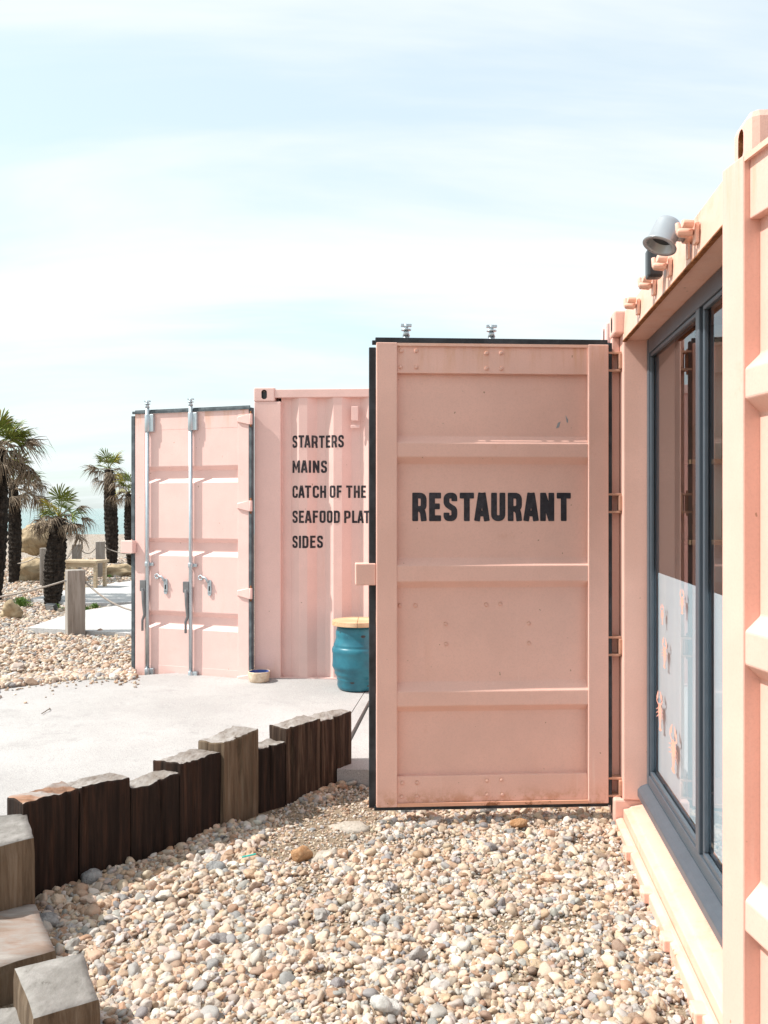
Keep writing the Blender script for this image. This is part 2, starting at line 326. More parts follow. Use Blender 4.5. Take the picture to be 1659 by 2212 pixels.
# ------------------------------------------------------------ pebbles (instances on points)
pebcol = bpy.data.collections.new('pebble_shapes')
def pebble_mesh(seed, sub, flat=(1, .78, .6), jag=.2):
    b = bmesh.new(); bmesh.ops.create_icosphere(b, subdivisions=sub, radius=.5)
    for v in b.verts:
        d = noise.noise(v.co * 1.6 + Vector((seed * 7.1, 0, 0))); d2 = noise.noise(v.co * 3.4 + Vector((0, seed * 3.3, 0)))
        v.co *= 1 + jag * d * 1.6 + jag * .5 * d2
        v.co.x *= flat[0]; v.co.y *= flat[1]; v.co.z *= flat[2]
    me = bpy.data.meshes.new('pebble'); b.to_mesh(me); b.free(); me.polygons.foreach_set('use_smooth', [jag < .42] * len(me.polygons)); me.materials.append(M['pebble']); return me
for i in range(12):
    fl = [(1, .8, .6), (1, .7, .55), (1, .9, .7), (1, .62, .5), (1, .85, .5), (1, .95, .8)][i % 6]
    o = bpy.data.objects.new('pebble_%02d' % i, pebble_mesh(i + 1, 3 if i < 6 else 2, fl, [.16, .3, .34, .22, .26, .5][i % 6])); pebcol.objects.link(o)
PAL = [((.44, .31, .205), 5), ((.50, .385, .285), 8), ((.56, .465, .37), 8), ((.36, .215, .13), 3.2), ((.33, .325, .32), 4.5), ((.22, .22, .23), 2.4), ((.55, .525, .49), 5), ((.64, .60, .54), 3), ((.43, .37, .32), 6), ((.26, .17, .115), 2.6), ((.47, .31, .215), 2.6)]
pal_c = np.array([p[0] for p in PAL]); pal_w = np.array([p[1] for p in PAL]); pal_w = pal_w / pal_w.sum()
def pebbles(name, pts, label, seed=1, lod=0):
    g = np.random.default_rng(seed); n = len(pts)
    me = bpy.data.meshes.new(name); me.from_pydata([p[:3] for p in pts], [], [])
    a = me.attributes.new('rot', 'FLOAT_VECTOR', 'POINT'); rot = np.stack([g.normal(0, .45, n), g.normal(0, .45, n), g.uniform(0, 6.28, n)], 1); a.data.foreach_set('vector', rot.astype('f').ravel())
    a = me.attributes.new('scl', 'FLOAT_VECTOR', 'POINT'); s_ = np.array([p[3] for p in pts])[:, None] * g.uniform(.85, 1.15, (n, 3)); a.data.foreach_set('vector', s_.astype('f').ravel())
    a = me.attributes.new('idx', 'INT', 'POINT'); a.data.foreach_set('value', (g.integers(0, 6, n) + 6 * lod).astype('i'))
    a = me.attributes.new('tint', 'FLOAT_COLOR', 'POINT'); c_ = pal_c[g.choice(len(PAL), n, p=pal_w)] * np.array([.95, .905, .88]) * g.uniform(.72, 1.12, (n, 1)) * g.uniform(.96, 1.04, (n, 3)); c_ = np.concatenate([np.clip(c_, 0, .85), np.ones((n, 1))], 1); a.data.foreach_set('color', c_.astype('f').ravel())
    o = bpy.data.objects.new(name, me); C.objects.link(o)
    ng = bpy.data.node_groups.new(name, 'GeometryNodeTree'); ng.interface.new_socket('Geometry', in_out='INPUT', socket_type='NodeSocketGeometry'); ng.interface.new_socket('Geometry', in_out='OUTPUT', socket_type='NodeSocketGeometry')
    nn = ng.nodes.new; gi = nn('NodeGroupInput'); go = nn('NodeGroupOutput'); ip = nn('GeometryNodeInstanceOnPoints'); ci = nn('GeometryNodeCollectionInfo')
    ci.inputs['Collection'].default_value = pebcol; ci.inputs['Separate Children'].default_value = True; ci.inputs['Reset Children'].default_value = True
    def na(nm, ty):
        q = nn('GeometryNodeInputNamedAttribute'); q.data_type = ty; q.inputs['Name'].default_value = nm; return q.outputs['Attribute']
    lk = ng.links.new; lk(gi.outputs[0], ip.inputs['Points']); lk(ci.outputs[0], ip.inputs['Instance']); ip.inputs['Pick Instance'].default_value = True
    lk(na('idx', 'INT'), ip.inputs['Instance Index']); lk(na('rot', 'FLOAT_VECTOR'), ip.inputs['Rotation']); lk(na('scl', 'FLOAT_VECTOR'), ip.inputs['Scale']); lk(ip.outputs[0], go.inputs[0])
    mod = o.modifiers.new('pebbles', 'NODES'); mod.node_group = ng
    return tag(o, label, 'pebbles', kind='stuff')
def cross(a, b, p): return (b[0] - a[0]) * (p[1] - a[1]) - (b[1] - a[1]) * (p[0] - a[0])
NX, NY = .924, 2.255          # near outer corner of the glazed container
def inpit(x, y):
    lx = (x - NX) * .9945 - (y - NY) * .105
    if lx > .03 and y < 4.75: return False
    if y > 5.13: return x < -.2 and y < 5.3 and cross(ROW[7], ROW[8], (x, y)) < 0
    if x > 1.3: return False
    if y > 3.4:
        for a, b in zip(ROW[:-1], ROW[1:]):
            if a[1] - .2 <= y <= b[1] + .02 and cross(a, b, (x, y)) > .001: return False
        if x < -1.5: return False
    else:
        if x < -1.05 - (y - 3.0) * .72 and y > 2.6: return False
        if y <= 2.6 and x < -1.0: return False
    return True
def bare(x, y):   # trodden sandy patch near the timbers
    v = 0
    for (qx, qy, r) in ((-.30, 4.55, .34), (-.42, 4.25, .22), (-.12, 4.85, .26), (-.50, 4.75, .16)):
        v = max(v, 1 - math.hypot(x - qx, (y - qy) * .8) / r)
    return v + .35 * noise.noise(Vector((x * 5, y * 5, 1)))
pts = []; g = np.random.default_rng(3)
for layer, (pitch, mean, lift, keep) in enumerate(((.0170, .0225, .002, 1), (.0190, .0240, .009, .80), (.034, .030, .016, .55))):
    for y in np.arange(2.05, 5.35, pitch):
        for x in np.arange(-1.6, 1.35, pitch):
            X = x + g.uniform(-.5, .5) * pitch; Y = y + g.uniform(-.5, .5) * pitch
            if g.random() > keep or not inpit(X, Y): continue
            s_ = mean * math.exp(g.normal(0, .34)); s_ = min(s_, .062)
            bv = bare(X, Y)
            if bv > .12:
                if g.random() < min(.86, .30 + bv) : continue
                s_ *= .62; lf = 0
            else: lf = lift
            if X < -.55 and g.random() < .3: s_ *= 1.25
            pts.append((X, Y, pit(X, Y) + lf + s_ * .17, s_))
for _ in range(5200):      # grit on the sandy patch
    X = g.uniform(-.9, .25); Y = g.uniform(3.9, 5.25)
    if inpit(X, Y) and bare(X, Y) > .0: s_ = .009 * math.exp(g.normal(0, .4)); pts.append((X, Y, pit(X, Y) + s_ * .25, s_))
pebbles('pebbles', pts, 'tan, cream and grey beach pebbles filling the foreground bed', 5)
pts = []
for _ in range(38000):
    d = 7.2 * (26 / 7.2) ** (g.random() ** .8); a = g.uniform(-.56, -.20); X = a * d; Y = d
    if X > -1.9 and Y > 7.4: continue
    # outside patio rim
    yr = (EYE - .2) * F / (1462 + max(0, (170 - (CX + F * X / Y))) * .10 - HY)
    if Y < yr + .02: continue
    px = CX + F * X / Y; py = HY + (EYE - BACK - .06) * F / Y
    if (1340 < py < 1362 and px > 75) or (1310 < py <= 1340 and px > 130) or (1268 < py < 1300 and px > 150): continue
    s_ = .035 * math.exp(g.normal(0, .32)) * (1 + (d - 8) * .03)
    pts.append((X, Y, beach_z(X, Y) + .004 + s_ * .14, s_))
for _ in range(2600):      # loose band right at the patio rim
    px = g.uniform(-25, 292); yr = 1463 + max(0, 170 - px) * .10; q = P(px, yr - g.uniform(-3, 14), .2)
    s_ = .040 * math.exp(g.normal(0, .3)); pts.append((q.x, q.y, .19 + g.uniform(0, .02), s_))
for _ in range(90):
    px = g.uniform(-20, 300); q = P(px, 1466 + max(0, 170 - px) * .1 + abs(g.normal(0, 9)), .2); s_ = .02 * math.exp(g.normal(0, .35)); pts.append((q.x, q.y, zc(q.y) + s_ * .2, s_))
for _ in range(60):
    i = g.integers(0, 8); t = g.random(); x = ROW[i][0] * (1 - t) + ROW[i + 1][0] * t - .16 - abs(g.normal(0, .12)); y = ROW[i][1] * (1 - t) + ROW[i + 1][1] * t + .12 + abs(g.normal(0, .10)); s_ = .016 * math.exp(g.normal(0, .3)); pts.append((x, y, zc(y) + s_ * .2, s_))
pebbles('shingle', pts, 'pale shingle beach stones behind the patio around the palms', 9, 1)

# ------------------------------------------------------------ lettering
def rpoly(pts, r, n=6):
    o = [Vector(pts[0])]
    for i in range(1, len(pts) - 1):
        a, b, c_ = Vector(pts[i - 1]), Vector(pts[i]), Vector(pts[i + 1]); u = (a - b); v_ = (c_ - b); d = min(r, u.length * .5, v_.length * .5); u.normalize(); v_.normalize()
        p0 = b + u * d; p1 = b + v_ * d
        for k in range(n + 1):
            t = k / n; o.append((1 - t) ** 2 * p0 + 2 * t * (1 - t) * b + t * t * p1)
    o.append(Vector(pts[-1])); return o
def glyph(ch, h, w_=.50):
    t = 1 - h; e = w_ - h; W = w_
    if ch == 'I': return 2 * h, [[(h, 0), (h, 1)]]
    if ch == 'T': W = .50; return W, [[(0, t), (W, t)], [(W / 2, 0), (W / 2, 1 - h * 1.2)]]
    if ch == 'L': W = .42; return W, [[(h, 0), (h, 1)], [(h, h), (W, h)]]
    if ch in 'EF':
        W = .42; s = [[(h, 0), (h, 1)], [(h, t), (W, t)], [(h, .52), (W * .90, .52)]]
        if ch == 'E': s.append([(h, h), (W, h)])
        return W, s
    if ch == 'H': return W, [[(h, 0), (h, 1)], [(e, 0), (e, 1)], [(h, .5), (e, .5)]]
    if ch == 'N': return W, [[(h, 0), (h, 1)], [(e, 0), (e, 1)], [(h, 1 - .02), (e, .02)]]
    if ch == 'M': W = .64; e = W - h; return W, [[(h, 0), (h, 1)], [(e, 0), (e, 1)], [(h * .95, 1 - h * .3), (W / 2, .30), (W - h * .95, 1 - h * .3)]]
    if ch == 'A': W = .54; return W, [[(h * .92, 0), (W / 2 - h * .25, 1)], [(W - h * .92, 0), (W / 2 + h * .25, 1)], [(W * .25, .27), (W * .75, .27)]]
    if ch in 'RP':
        s = [[(h, 0), (h, 1)], rpoly([(h, t), (e, t), (e, .43), (h, .43)], .2)]
        if ch == 'R': s.append(rpoly([(W * .50, .45), (e - .03, .34), (e + .01, 0)], .12))
        return W, s
    if ch == 'D': return W, [[(h, 0), (h, 1)], rpoly([(h, t), (e, t), (e, h), (h, h)], .24)]
    if ch == 'O': return W, [rpoly([(W / 2, t), (e, t), (e, h), (h, h), (h, t), (W / 2, t)], .22, 8)]
    if ch == 'C': return W * .96, [rpoly([(e, .66), (e, t), (h, t), (h, h), (e, h), (e, .34)], .22, 8)]
    if ch == 'U': return W, [rpoly([(h, 1), (h, h), (e, h), (e, 1)], .24, 8)]
    if ch == 'S': W = .48; e = W - h; return W, [rpoly([(e, .70), (e, t), (h, t), (h, .60), (W / 2, .50), (e, .42), (e, h), (h, h), (h, .30)], .2, 7)]
    return W, []
def ribbon(mb, pts, hw, y, tf, round_=.022):
    pts = [Vector(p) for p in pts]; closed = (pts[0] - pts[-1]).length < 1e-5 and len(pts) > 3
    q = [pts[0]]
    for p in pts[1:]:
        if (p - q[-1]).length > 1e-4: q.append(p)
    pts = q; n = len(pts); rows = []
    for i, p in enumerate(pts):
        if closed and i in (0, n - 1): d0 = d1 = (pts[1] - pts[0]).normalized()
        else:
            d0 = (p - pts[i - 1]).normalized() if i else (pts[1] - p).normalized(); d1 = (pts[i + 1] - p).normalized() if i < n - 1 else d0
        d = (d0 + d1).normalized(); k = 1 / max(.6, d.dot(d0)); nrm = Vector((-d.y, d.x)) * k
        if not closed and i == 0: rows += [(p, nrm, hw - round_), (p + d0 * round_, nrm, hw)]
        elif not closed and i == n - 1: rows += [(p - d0 * round_, nrm, hw), (p, nrm, hw - round_)]
        else: rows.append((p, nrm, hw))
    vs_ = []
    for p, nr, w2 in rows: vs_ += [tf(p + nr * w2, y), tf(p - nr * w2, y)]
    mb.add(vs_, [(2 * i, 2 * i + 1, 2 * i + 3, 2 * i + 2) for i in range(len(rows) - 1)])
def text_mesh(txt, height, width, h, tf3, gap=.085, space=.26):
    adv = 0; gl = []
    prev = ''
    for ch in txt:
        if prev + ch in ('TA', 'AT', 'LA'): adv -= gap * .9
        elif prev + ch in ('AU', 'RA', 'AN', 'AF', 'EA', 'AR', 'CA', 'MA', 'AI'): adv -= gap * .4
        prev = ch
        if ch == ' ': adv += space; gl.append((adv, None)); continue
        W, st = glyph(ch, h); gl.append((adv, st)); adv += W + gap
    adv -= gap; kx = width / adv; mb = MB(); cnt = 0; outs = [mb]
    for off, st in gl:
        if st is None: mb = MB(); outs.append(mb); continue
        for s in st:
            cnt += 1
            ribbon(mb, s, h, .0015 + .00022 * (cnt % 5), lambda p, y, off=off: tf3((p[0] + off) * kx, p[1] * height, y))
    return outs

# ------------------------------------------------------------ container doors
DB, DT = .115, 2.455
RIBS = [(1.986, 1.950, 1.880, 1.845), (1.366, 1.330, 1.251, 1.216), (.737, .694, .622, .587)]
def door(name, mat4, e, W, label, pm='door_pink', rods=True, gask=('rubber',), dz=0.0, text=None, bolts=None, rustm='pink_rust', gasket_hinge=True, rodx=(.59, 1.03)):
    """hinge edge at local x=0, interior face at y=0, exterior face at y=e*T"""
    T = .048; S = .105; root = empty(name, mat4, label, 'container door')
    y = lambda d: e * d
    def bx(mb, x0, x1, d0, d1, z0, z1, mi=0): a, b = sorted((y(d0), y(d1))); mb.box(x0, x1, a, b, z0 + dz, z1 + dz, mi)
    prof = [(DB + .012, T - .006), (.264, T - .006)]
    for (a, b, c_, d) in reversed(RIBS): prof += [(d, T - .006), (c_, .005), (b, .005), (a, T - .006)]
    prof += [(2.305, T - .006), (DT - .012, T - .006)]
    mb = MB(); x0, x1 = S - .012, W - S + .012; n = 2
    vs_ = []
    for z, d in prof: vs_ += [(x0, y(d), z + dz), (x1, y(d), z + dz)]
    for z, d in prof: vs_ += [(x0, y(d + .003), z + dz), (x1, y(d + .003), z + dz)]
    k = len(prof) * 2
    fs = [(2 * i, 2 * i + 1, 2 * i + 3, 2 * i + 2) for i in range(len(prof) - 1)] + [(k + 2 * i + 2, k + 2 * i + 3, k + 2 * i + 1, k + 2 * i) for i in range(len(prof) - 1)]
    mb.add(vs_, fs, 0)
    obj('door_panel', mb, pm, root, .004)
    for xa, xb in ((0, S), (W - S, W)):
        mb = MB(); bx(mb, xa, xb, 0, T, DB, DT); obj('stile', mb, pm, root, .004)
    mb = MB(); bx(mb, S, W - S, .016, T - .002, 2.303, DT - .004); obj('top_rail', mb, pm, root, .003)
    mb = MB(); bx(mb, S, W - S, .002, .010, DT - .016, DT - .002); obj('flange', mb, rustm, root)
    mb = MB(); bx(mb, S, W - S, .016, T - .002, DB + .004, .266); obj('bottom_rail', mb, pm, root, .003)
    mb = MB(); bx(mb, S, W - S, .001, .012, DB + .001, DB + .018); obj('flange', mb, 'edge_rust', root)
    g_ = MB(); G = .03
    if gasket_hinge: bx(g_, -.004, W + .004, T - .020, T - .004, DT + .001, DT + G, 0); bx(g_, -.016, W + .02, T - .002, T + .014, DT - .004, DT + G * .62, 0)
    bx(g_, W + .001, W + G + .006, T - .016, T + .004, DB - .012, DT - .02, 0)
    if gasket_hinge: bx(g_, -.020 if e < 0 else -.027, -.001, .006, T + .004, DB - .012, DT + .01, 0)
    bx(g_, -.004, W + .01, T - .030, T - .006, DB - .022, DB - .001, 0)
    obj('gasket', g_, gask[0], root, .003)
    if bolts:
        bm_ = MB(); bm_.lathe([(0, .009), (.006, .0085), (.0105, .004), (.011, 0)], 10); proto = None
        for (bx_, bz, bd) in bolts:
            if proto is None: proto = o = obj('bolt', bm_, pm, root)
            else: o = proto.copy(); C.objects.link(o); o.parent = root
            o.location = (bx_, y(bd), bz + dz); o.rotation_euler = (R(90) * e, 0, 0)
    mb = MB(); bx(mb, W - .02, W + .105, T + .0045, T + .062, 1.232, 1.342); bx(mb, W + .002, W + .105, .010, T + .004, 1.232, 1.342); o = obj('keeper_box', mb, pm, root, .005)
    mb = MB(); mb.tube([(W + .012, y(T + .03), 1.343 + dz), (W + .012, y(T + .03), 1.352 + dz)], .006, 8); obj('stud', mb, rustm, o)
    hz_ = (2.368, 1.645, .915, .195)
    for z in hz_:
        z += dz; hb = MB()
        a0, a1 = (T + .001, T + .016)
        hb.add([(-.012, y(a0), z - .045), (-.012, y(a0), z + .045), (.11, y(a0), z + .024), (.11, y(a0), z - .024), (-.012, y(a1), z - .045), (-.012, y(a1), z + .045), (.10, y(a1), z + .018), (.10, y(a1), z - .018)],
               [(0, 1, 2, 3), (4, 7, 6, 5), (0, 4, 5, 1), (1, 5, 6, 2), (2, 6, 7, 3), (3, 7, 4, 0)])
        hb.tube([(-.020, y(T + .004), z - .045), (-.020, y(T + .004), z + .045)], .014, 12)
        o = obj('hinge', hb, pm, root, .002)
        hp = MB(); hp.tube([(-.020, y(T + .004), z - .064), (-.020, y(T + .004), z + .066)], .0075, 8); obj('hinge_pin', hp, 'rust', o)
    if rods:
        for rx in rodx:
            mb = MB(); ry = y(T + .024)
            mb.tube([(rx, ry, DB + .02 + dz), (rx, ry, DT + .045 + dz)], .0165, 14); rod = obj('lock_rod', mb, 'galv', root)
            mb = MB()
            for zt in (DT + .06, DB - .0):
                s_ = 1 if zt > 1 else -1
                mb.tube([(rx, ry, zt - .015 * s_ + dz), (rx, ry, zt + .02 * s_ + dz)], [.020, .010], 10)
                mb.tube([(rx, ry, zt + .014 * s_ + dz), (rx, ry, zt + .020 * s_ + dz)], .026, 10)
                mb.tube([(rx, ry, zt + .022 * s_ + dz), (rx, ry, zt + .044 * s_ + dz)], [.009, .016], 10)
                a, b = sorted((ry - .012, ry + .012)); mb.box(rx - .027, rx + .027, a, b, zt + .040 * s_ - .006 + dz, zt + .040 * s_ + .006 + dz)
            obj('cam', mb, 'galv', rod)
            for (za, zb_) in ((2.29, 2.44), (.125, .235)):
                mb = MB(); mb.tube([(rx, ry, za + dz), (rx, ry, zb_ + dz)], .024, 12); bx(mb, rx - .062, rx - .008, T + .001, T + .030, za, zb_); obj('bearing_bracket', mb, 'galv', rod, .003)
            mb = MB(); mb.tube([(rx, ry, 1.12 + dz), (rx, ry, 1.16 + dz)], .023, 12); bx(mb, rx - .055, rx - .01, T + .001, T + .020, 1.125, 1.152); obj('guide_bracket', mb, 'galv', rod, .003)
            mb = MB(); bx(mb, rx + .008, rx + .066, T + .012, T + .044, .905, 1.0)
            mb.tube([(rx + .036, y(T + .034), .93 + dz), (rx + .030, y(T + .036), .80 + dz), (rx + .020, y(T + .038), .70 + dz), (rx + .040, y(T + .040), .655 + dz), (rx + .040, y(T + .040), .56 + dz)], [.019, .017, .013, .011, .011], 10)
            obj('handle', mb, 'dsteel', rod, .002)
            hx = rx - .175; mb = MB()
            mb.tube([(hx, y(T), 1.0 + dz), (hx, y(T + .012), 1.0 + dz)], .018, 14); bx(mb, hx - .018, hx + .018, T - .004, T + .010, .90, .998)
            mb.tube([(hx, y(T + .004), .90 + dz), (hx, y(T + .010), .90 + dz)], .018, 14)
            mb.tube([(hx + .006, y(T + .018), 1.0 + dz), (hx + .036, y(T + .018), 1.035 + dz), (hx + .062, y(T + .02), 1.035 + dz)], [.012, .010, .012], 8)
            for kk in range(8):
                t0 = kk * math.pi / 4; t1 = t0 + math.pi / 4
                mb.tube([(hx + .080 + .020 * math.cos(t0), y(T + .02), 1.036 + .020 * math.sin(t0) + dz), (hx + .080 + .020 * math.cos(t1), y(T + .02), 1.036 + .020 * math.sin(t1) + dz)], .006, 6)
            hs = obj('hasp', mb, 'galv', root)
            mb = MB(); bx(mb, hx - .007, hx + .007, T + .0101, T + .0115, .925, .965); obj('slot', mb, 'bplast', hs)
    if text:
        txt, xs_, zs_, wd, ht = text
        tm = text_mesh(txt, ht, wd, .103, lambda u, v, d: (xs_ - u if e < 0 else xs_ + u, -e * d + y(T - .006), zs_ + v))
        obj('lettering', tm[0], 'letter', root)
    return root
def ppx(x, y, Y=4.52): return ((x - CX) * Y / F, EYE - (y - HY) * Y / F)
HR = (1.146, 4.556)
def loc_bolt(zx, zy, by):
    dx = (1400 + zx / 1.43) / 1.852; dy = (by + zy / 1.43) / 1.852; X, Z = ppx(dx, dy); return (HR[0] - X) / .9984, Z
bolts = []
for zx, zy in ((295, 222), (380, 220), (785, 230), (870, 228), (290, 313), (380, 313), (785, 318), (870, 318)): a, b = loc_bolt(zx, zy, 1250); bolts.append((a, b, .016))
for zx, zy in ((288, 320), (378, 320), (787, 318), (870, 315), (552, 428), (1035, 428), (555, 543), (1037, 543)): a, b = loc_bolt(zx, zy, 2200); bolts.append((a, b, .042))
for zx, zy in ((300, 1330), (385, 1330), (787, 1325), (870, 1322), (297, 1408), (385, 1408), (787, 1405), (875, 1405)): a, b = loc_bolt(zx, zy, 2200); bolts.append((a, b, .016))
tx0 = (HR[0] - ppx(892, 1100, 4.50)[0]) / .9984; tx1 = (HR[0] - ppx(1238, 1100, 4.54)[0]) / .9984
tz0 = ppx(0, 1126, 4.52)[1]; tz1 = ppx(0, 1064, 4.52)[1]
d1 = door('container_door', frame(HR[0], HR[1], -.9984, -.0565), -1, 1.186, 'open pink container door lettered RESTAURANT, seen from its ribbed inner side', bolts=bolts, text=('RESTAURANT', tx0, tz0, tx0 - tx1, tz1 - tz0))
d2 = door('container_door', frame(.8373, 2.214, .103, -.9947), 1, 1.175, 'sunlit pink container door folded back at the right edge, closest to the camera', rods=False, gask=('rubber',), gasket_hinge=False)
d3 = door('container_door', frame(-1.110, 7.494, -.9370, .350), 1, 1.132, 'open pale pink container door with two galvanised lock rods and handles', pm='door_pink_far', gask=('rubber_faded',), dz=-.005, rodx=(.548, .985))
m_ = MB(); m_.add([(.20, -.0423, 1.86), (.20, -.0423, 1.875), (.213, -.0423, 1.90), (.206, -.0423, 1.86)], [(0, 1, 2, 3)]).add([(.262, -.0423, 1.83), (.247, -.0423, 1.835), (.238, -.0423, 1.865), (.252, -.0423, 1.858)], [(0, 1, 2, 3)])
obj('scratch', MB().add([(v[0], v[1] + .0015, v[2] + .20) for v in m_.v], m_.f), 'silver', d1)

# ------------------------------------------------------------ shipping containers
def casting(parent, x0, y0, z0, lx=.178, ly=.162, h=.118, xface=None, yface=None, mat='pink', hole_y=None, bev=.010, cm='bplast'):
    """corner casting with an oval opening in one x face and one y face"""
    mb = MB(); mb.box(x0, x0 + lx, y0, y0 + ly, z0, z0 + h); o = obj('corner_casting', mb, mat, parent, bev)
    n = 20
    cut = MB()
    if xface is not None:
        xx = x0 + (0 if xface < 0 else lx)
        ring = [(y0 + ly / 2 + .024 * math.cos(2 * math.pi * k / n), z0 + h / 2 + (.016 if math.sin(2 * math.pi * k / n) > 0 else -.016) + .024 * math.sin(2 * math.pi * k / n)) for k in range(n)]
        cut.add([(xx - xface * .03, a, b) for a, b in ring] + [(xx + xface * .02, a, b) for a, b in ring], [tuple(range(n)), tuple(range(2 * n - 1, n - 1, -1))] + [(k, k + n, (k + 1) % n + n, (k + 1) % n) for k in range(n)])
    if yface is not None:
        yy = y0 + (0 if yface < 0 else ly)
        ring = [(x0 + lx / 2 + .024 * math.cos(2 * math.pi * k / n), z0 + h / 2 + (.018 if math.sin(2 * math.pi * k / n) > 0 else -.018) + .022 * math.sin(2 * math.pi * k / n)) for k in range(n)]
        cut.add([(a, yy - yface * .03, b) for a, b in ring] + [(a, yy + yface * .02, b) for a, b in ring], [tuple(range(n)), tuple(range(2 * n - 1, n - 1, -1))] + [(k, k + n, (k + 1) % n + n, (k + 1) % n) for k in range(n)])
    if cut.v:   # sink the opening for real with an exact boolean, then drop the cutter
        co = obj('cutter', cut, 'bplast'); co.matrix_world = parent.matrix_world
        co.data.materials.clear(); co.data.materials.append(M[cm])
        o.data.materials.append(M[cm])
        bo = o.modifiers.new('opening', 'BOOLEAN'); bo.object = co; bo.solver = 'EXACT'; bo.operation = 'DIFFERENCE'
        bo.material_mode = 'TRANSFER'
        bpy.context.view_layer.update()
        dg = bpy.context.evaluated_depsgraph_get(); me = bpy.data.meshes.new_from_object(o.evaluated_get(dg)); o.modifiers.clear(); o.data = me
        bpy.data.objects.remove(co)
    return o
def corr(u, first=.3055, per=.292, d=.046):
    """depth of the corrugated side at u: 0 proud, d recessed"""
    t = (u - first) % per; a = .075
    if t < a: return d * (1 - t / a)
    if t < per / 2: return 0
    if t < per / 2 + a: return d * (t - per / 2) / a
    return d
def breaks(x0, x1, first=.3055, per=.292):
    b = [x0, x1]; k = math.floor((x0 - first) / per) - 1
    while first + k * per < x1 + per:
        for o in (0, .075, per / 2, per / 2 + .075):
            u = first + k * per + o
            if x0 < u < x1: b.append(u)
        k += 1
    return sorted(set(round(v, 5) for v in b))

# --- glazed container (end frame towards the pit)
Z0 = .030; ZT = Z0 + 2.591; LEN = 6.058; WID = 2.438
def shell(root, mat, y_side_first=True, x0=.2):
    """side walls, roof, back; local x along the length, y across"""
    bs = breaks(x0, LEN - .17)
    for yo, s in ((.012, 1), (WID - .012, -1)):
        mb = MB(); vs_ = []
        for u in bs: vs_ += [(u, yo + s * corr(u), Z0 + .16), (u, yo + s * corr(u), ZT - .07)]
        mb.add(vs_, [(2 * i, 2 * i + 2, 2 * i + 3, 2 * i + 1) for i in range(len(bs) - 1)]); o = obj('side_wall', mb, mat, root)
        o.modifiers.new('t', 'SOLIDIFY').thickness = .002 * (1 if s > 0 else 1)
        a, b = sorted((yo - s * .008, yo + s * .052)); mb = MB(); mb.box(.178, LEN - .178, a, b, ZT - .072, ZT - .012); obj('top_side_rail', mb, mat, root, .004)
        mb = MB(); mb.box(.178, LEN - .178, a, b, Z0 + .01, Z0 + .162); obj('bottom_side_rail', mb, mat, root, .004)
    mb = MB(); n = 40; vs_ = []
    for i in range(n + 1):
        x = .06 + (LEN - .12) * i / n; zz_ = ZT - .020 - (.012 if i % 2 else 0)
        vs_ += [(x, .05, zz_), (x, WID - .05, zz_)]
    mb.add(vs_, [(2 * i, 2 * i + 1, 2 * i + 3, 2 * i + 2) for i in range(n)]); obj('roof', mb, mat, root)
    mb = MB(); mb.box(LEN - .10, LEN - .06, .16, WID - .16, Z0 + .05, ZT - .03); obj('end_wall', mb, mat, root)
    mb = MB(); mb.box(.15, LEN - .1, .06, WID - .06, Z0 + .10, Z0 + .13); obj('floor', mb, 'infloor', root)
    for yo in (0, WID - .162):
        for z_ in (Z0, ZT - .118): casting(root, LEN - .178, yo, z_, mat=mat)
        mb = MB(); mb.box(LEN - .17, LEN - .01, yo + .01, yo + .152, Z0 + .118, ZT - .118); obj('corner_post', mb, mat, root, .01)

A = empty('shipping_container', frame(NX, NY, .9945, -.105), 'pink shipping container at right with tall glazed end behind the open doors', 'shipping container')
bpy.context.view_layer.update()
shell(A, 'pink', x0=.30)
casting(A, 0, 0, ZT - .118, h=.132, xface=-1, bev=.024, cm='rust'); casting(A, 0, WID - .162, ZT - .118, xface=-1); casting(A, 0, 0, Z0); casting(A, 0, WID - .162, Z0, xface=-1)
mb = MB(); mb.box(.045, .30, 2.27, 2.43, Z0 + .118, ZT - .118); mb.box(.004, .044, 2.375, 2.432, Z0 + .118, ZT - .118); obj('corner_post', mb, 'pink', A, .006)
mb = MB(); mb.box(.045, .30, .008, .168, Z0 + .118, ZT - .118); mb.box(.004, .044, .006, .06, Z0 + .118, ZT - .118); obj('corner_post', mb, 'pink', A, .006)
for z in (2.368, 1.645, .915, .195):
    hl = MB()
    for zz_ in (z - .050, z + .040): hl.box(-.028, .044, 2.318, 2.372, zz_, zz_ + .012)
    hl.box(.030, .044, 2.300, 2.3745, z - .0375, z + .0395); hl.tube([(-.010, 2.345, z - .060), (-.010, 2.345, z + .062)], .009, 8)
    obj('hinge_lug', hl, 'hinge_rust', A, .002)
mb = MB(); pr = [(.045, 2.466), (.052, 2.612), (.30, 2.612), (.30, 2.466)]
def extr_y(mb, pr, y0, y1, mi=0):
    n = len(pr); mb.add([(x, y0, z) for x, z in pr] + [(x, y1, z) for x, z in pr], [tuple(range(n)), tuple(range(2 * n - 1, n - 1, -1))] + [(i, (i + 1) % n, (i + 1) % n + n, i + n) for i in range(n)], mi); return mb
obj('header', extr_y(mb, pr, .163, 2.269), 'pink_rust', A, .004)
mb = MB(); mb.box(.040, .060, .17, 2.268, 2.458, 2.4655); obj('header_lip', mb, 'rust', A, .002)
mb = MB(); mb.box(.10, .135, .17, 2.268, 2.6125, 2.622); obj('roof_flange', mb, 'pink', A)
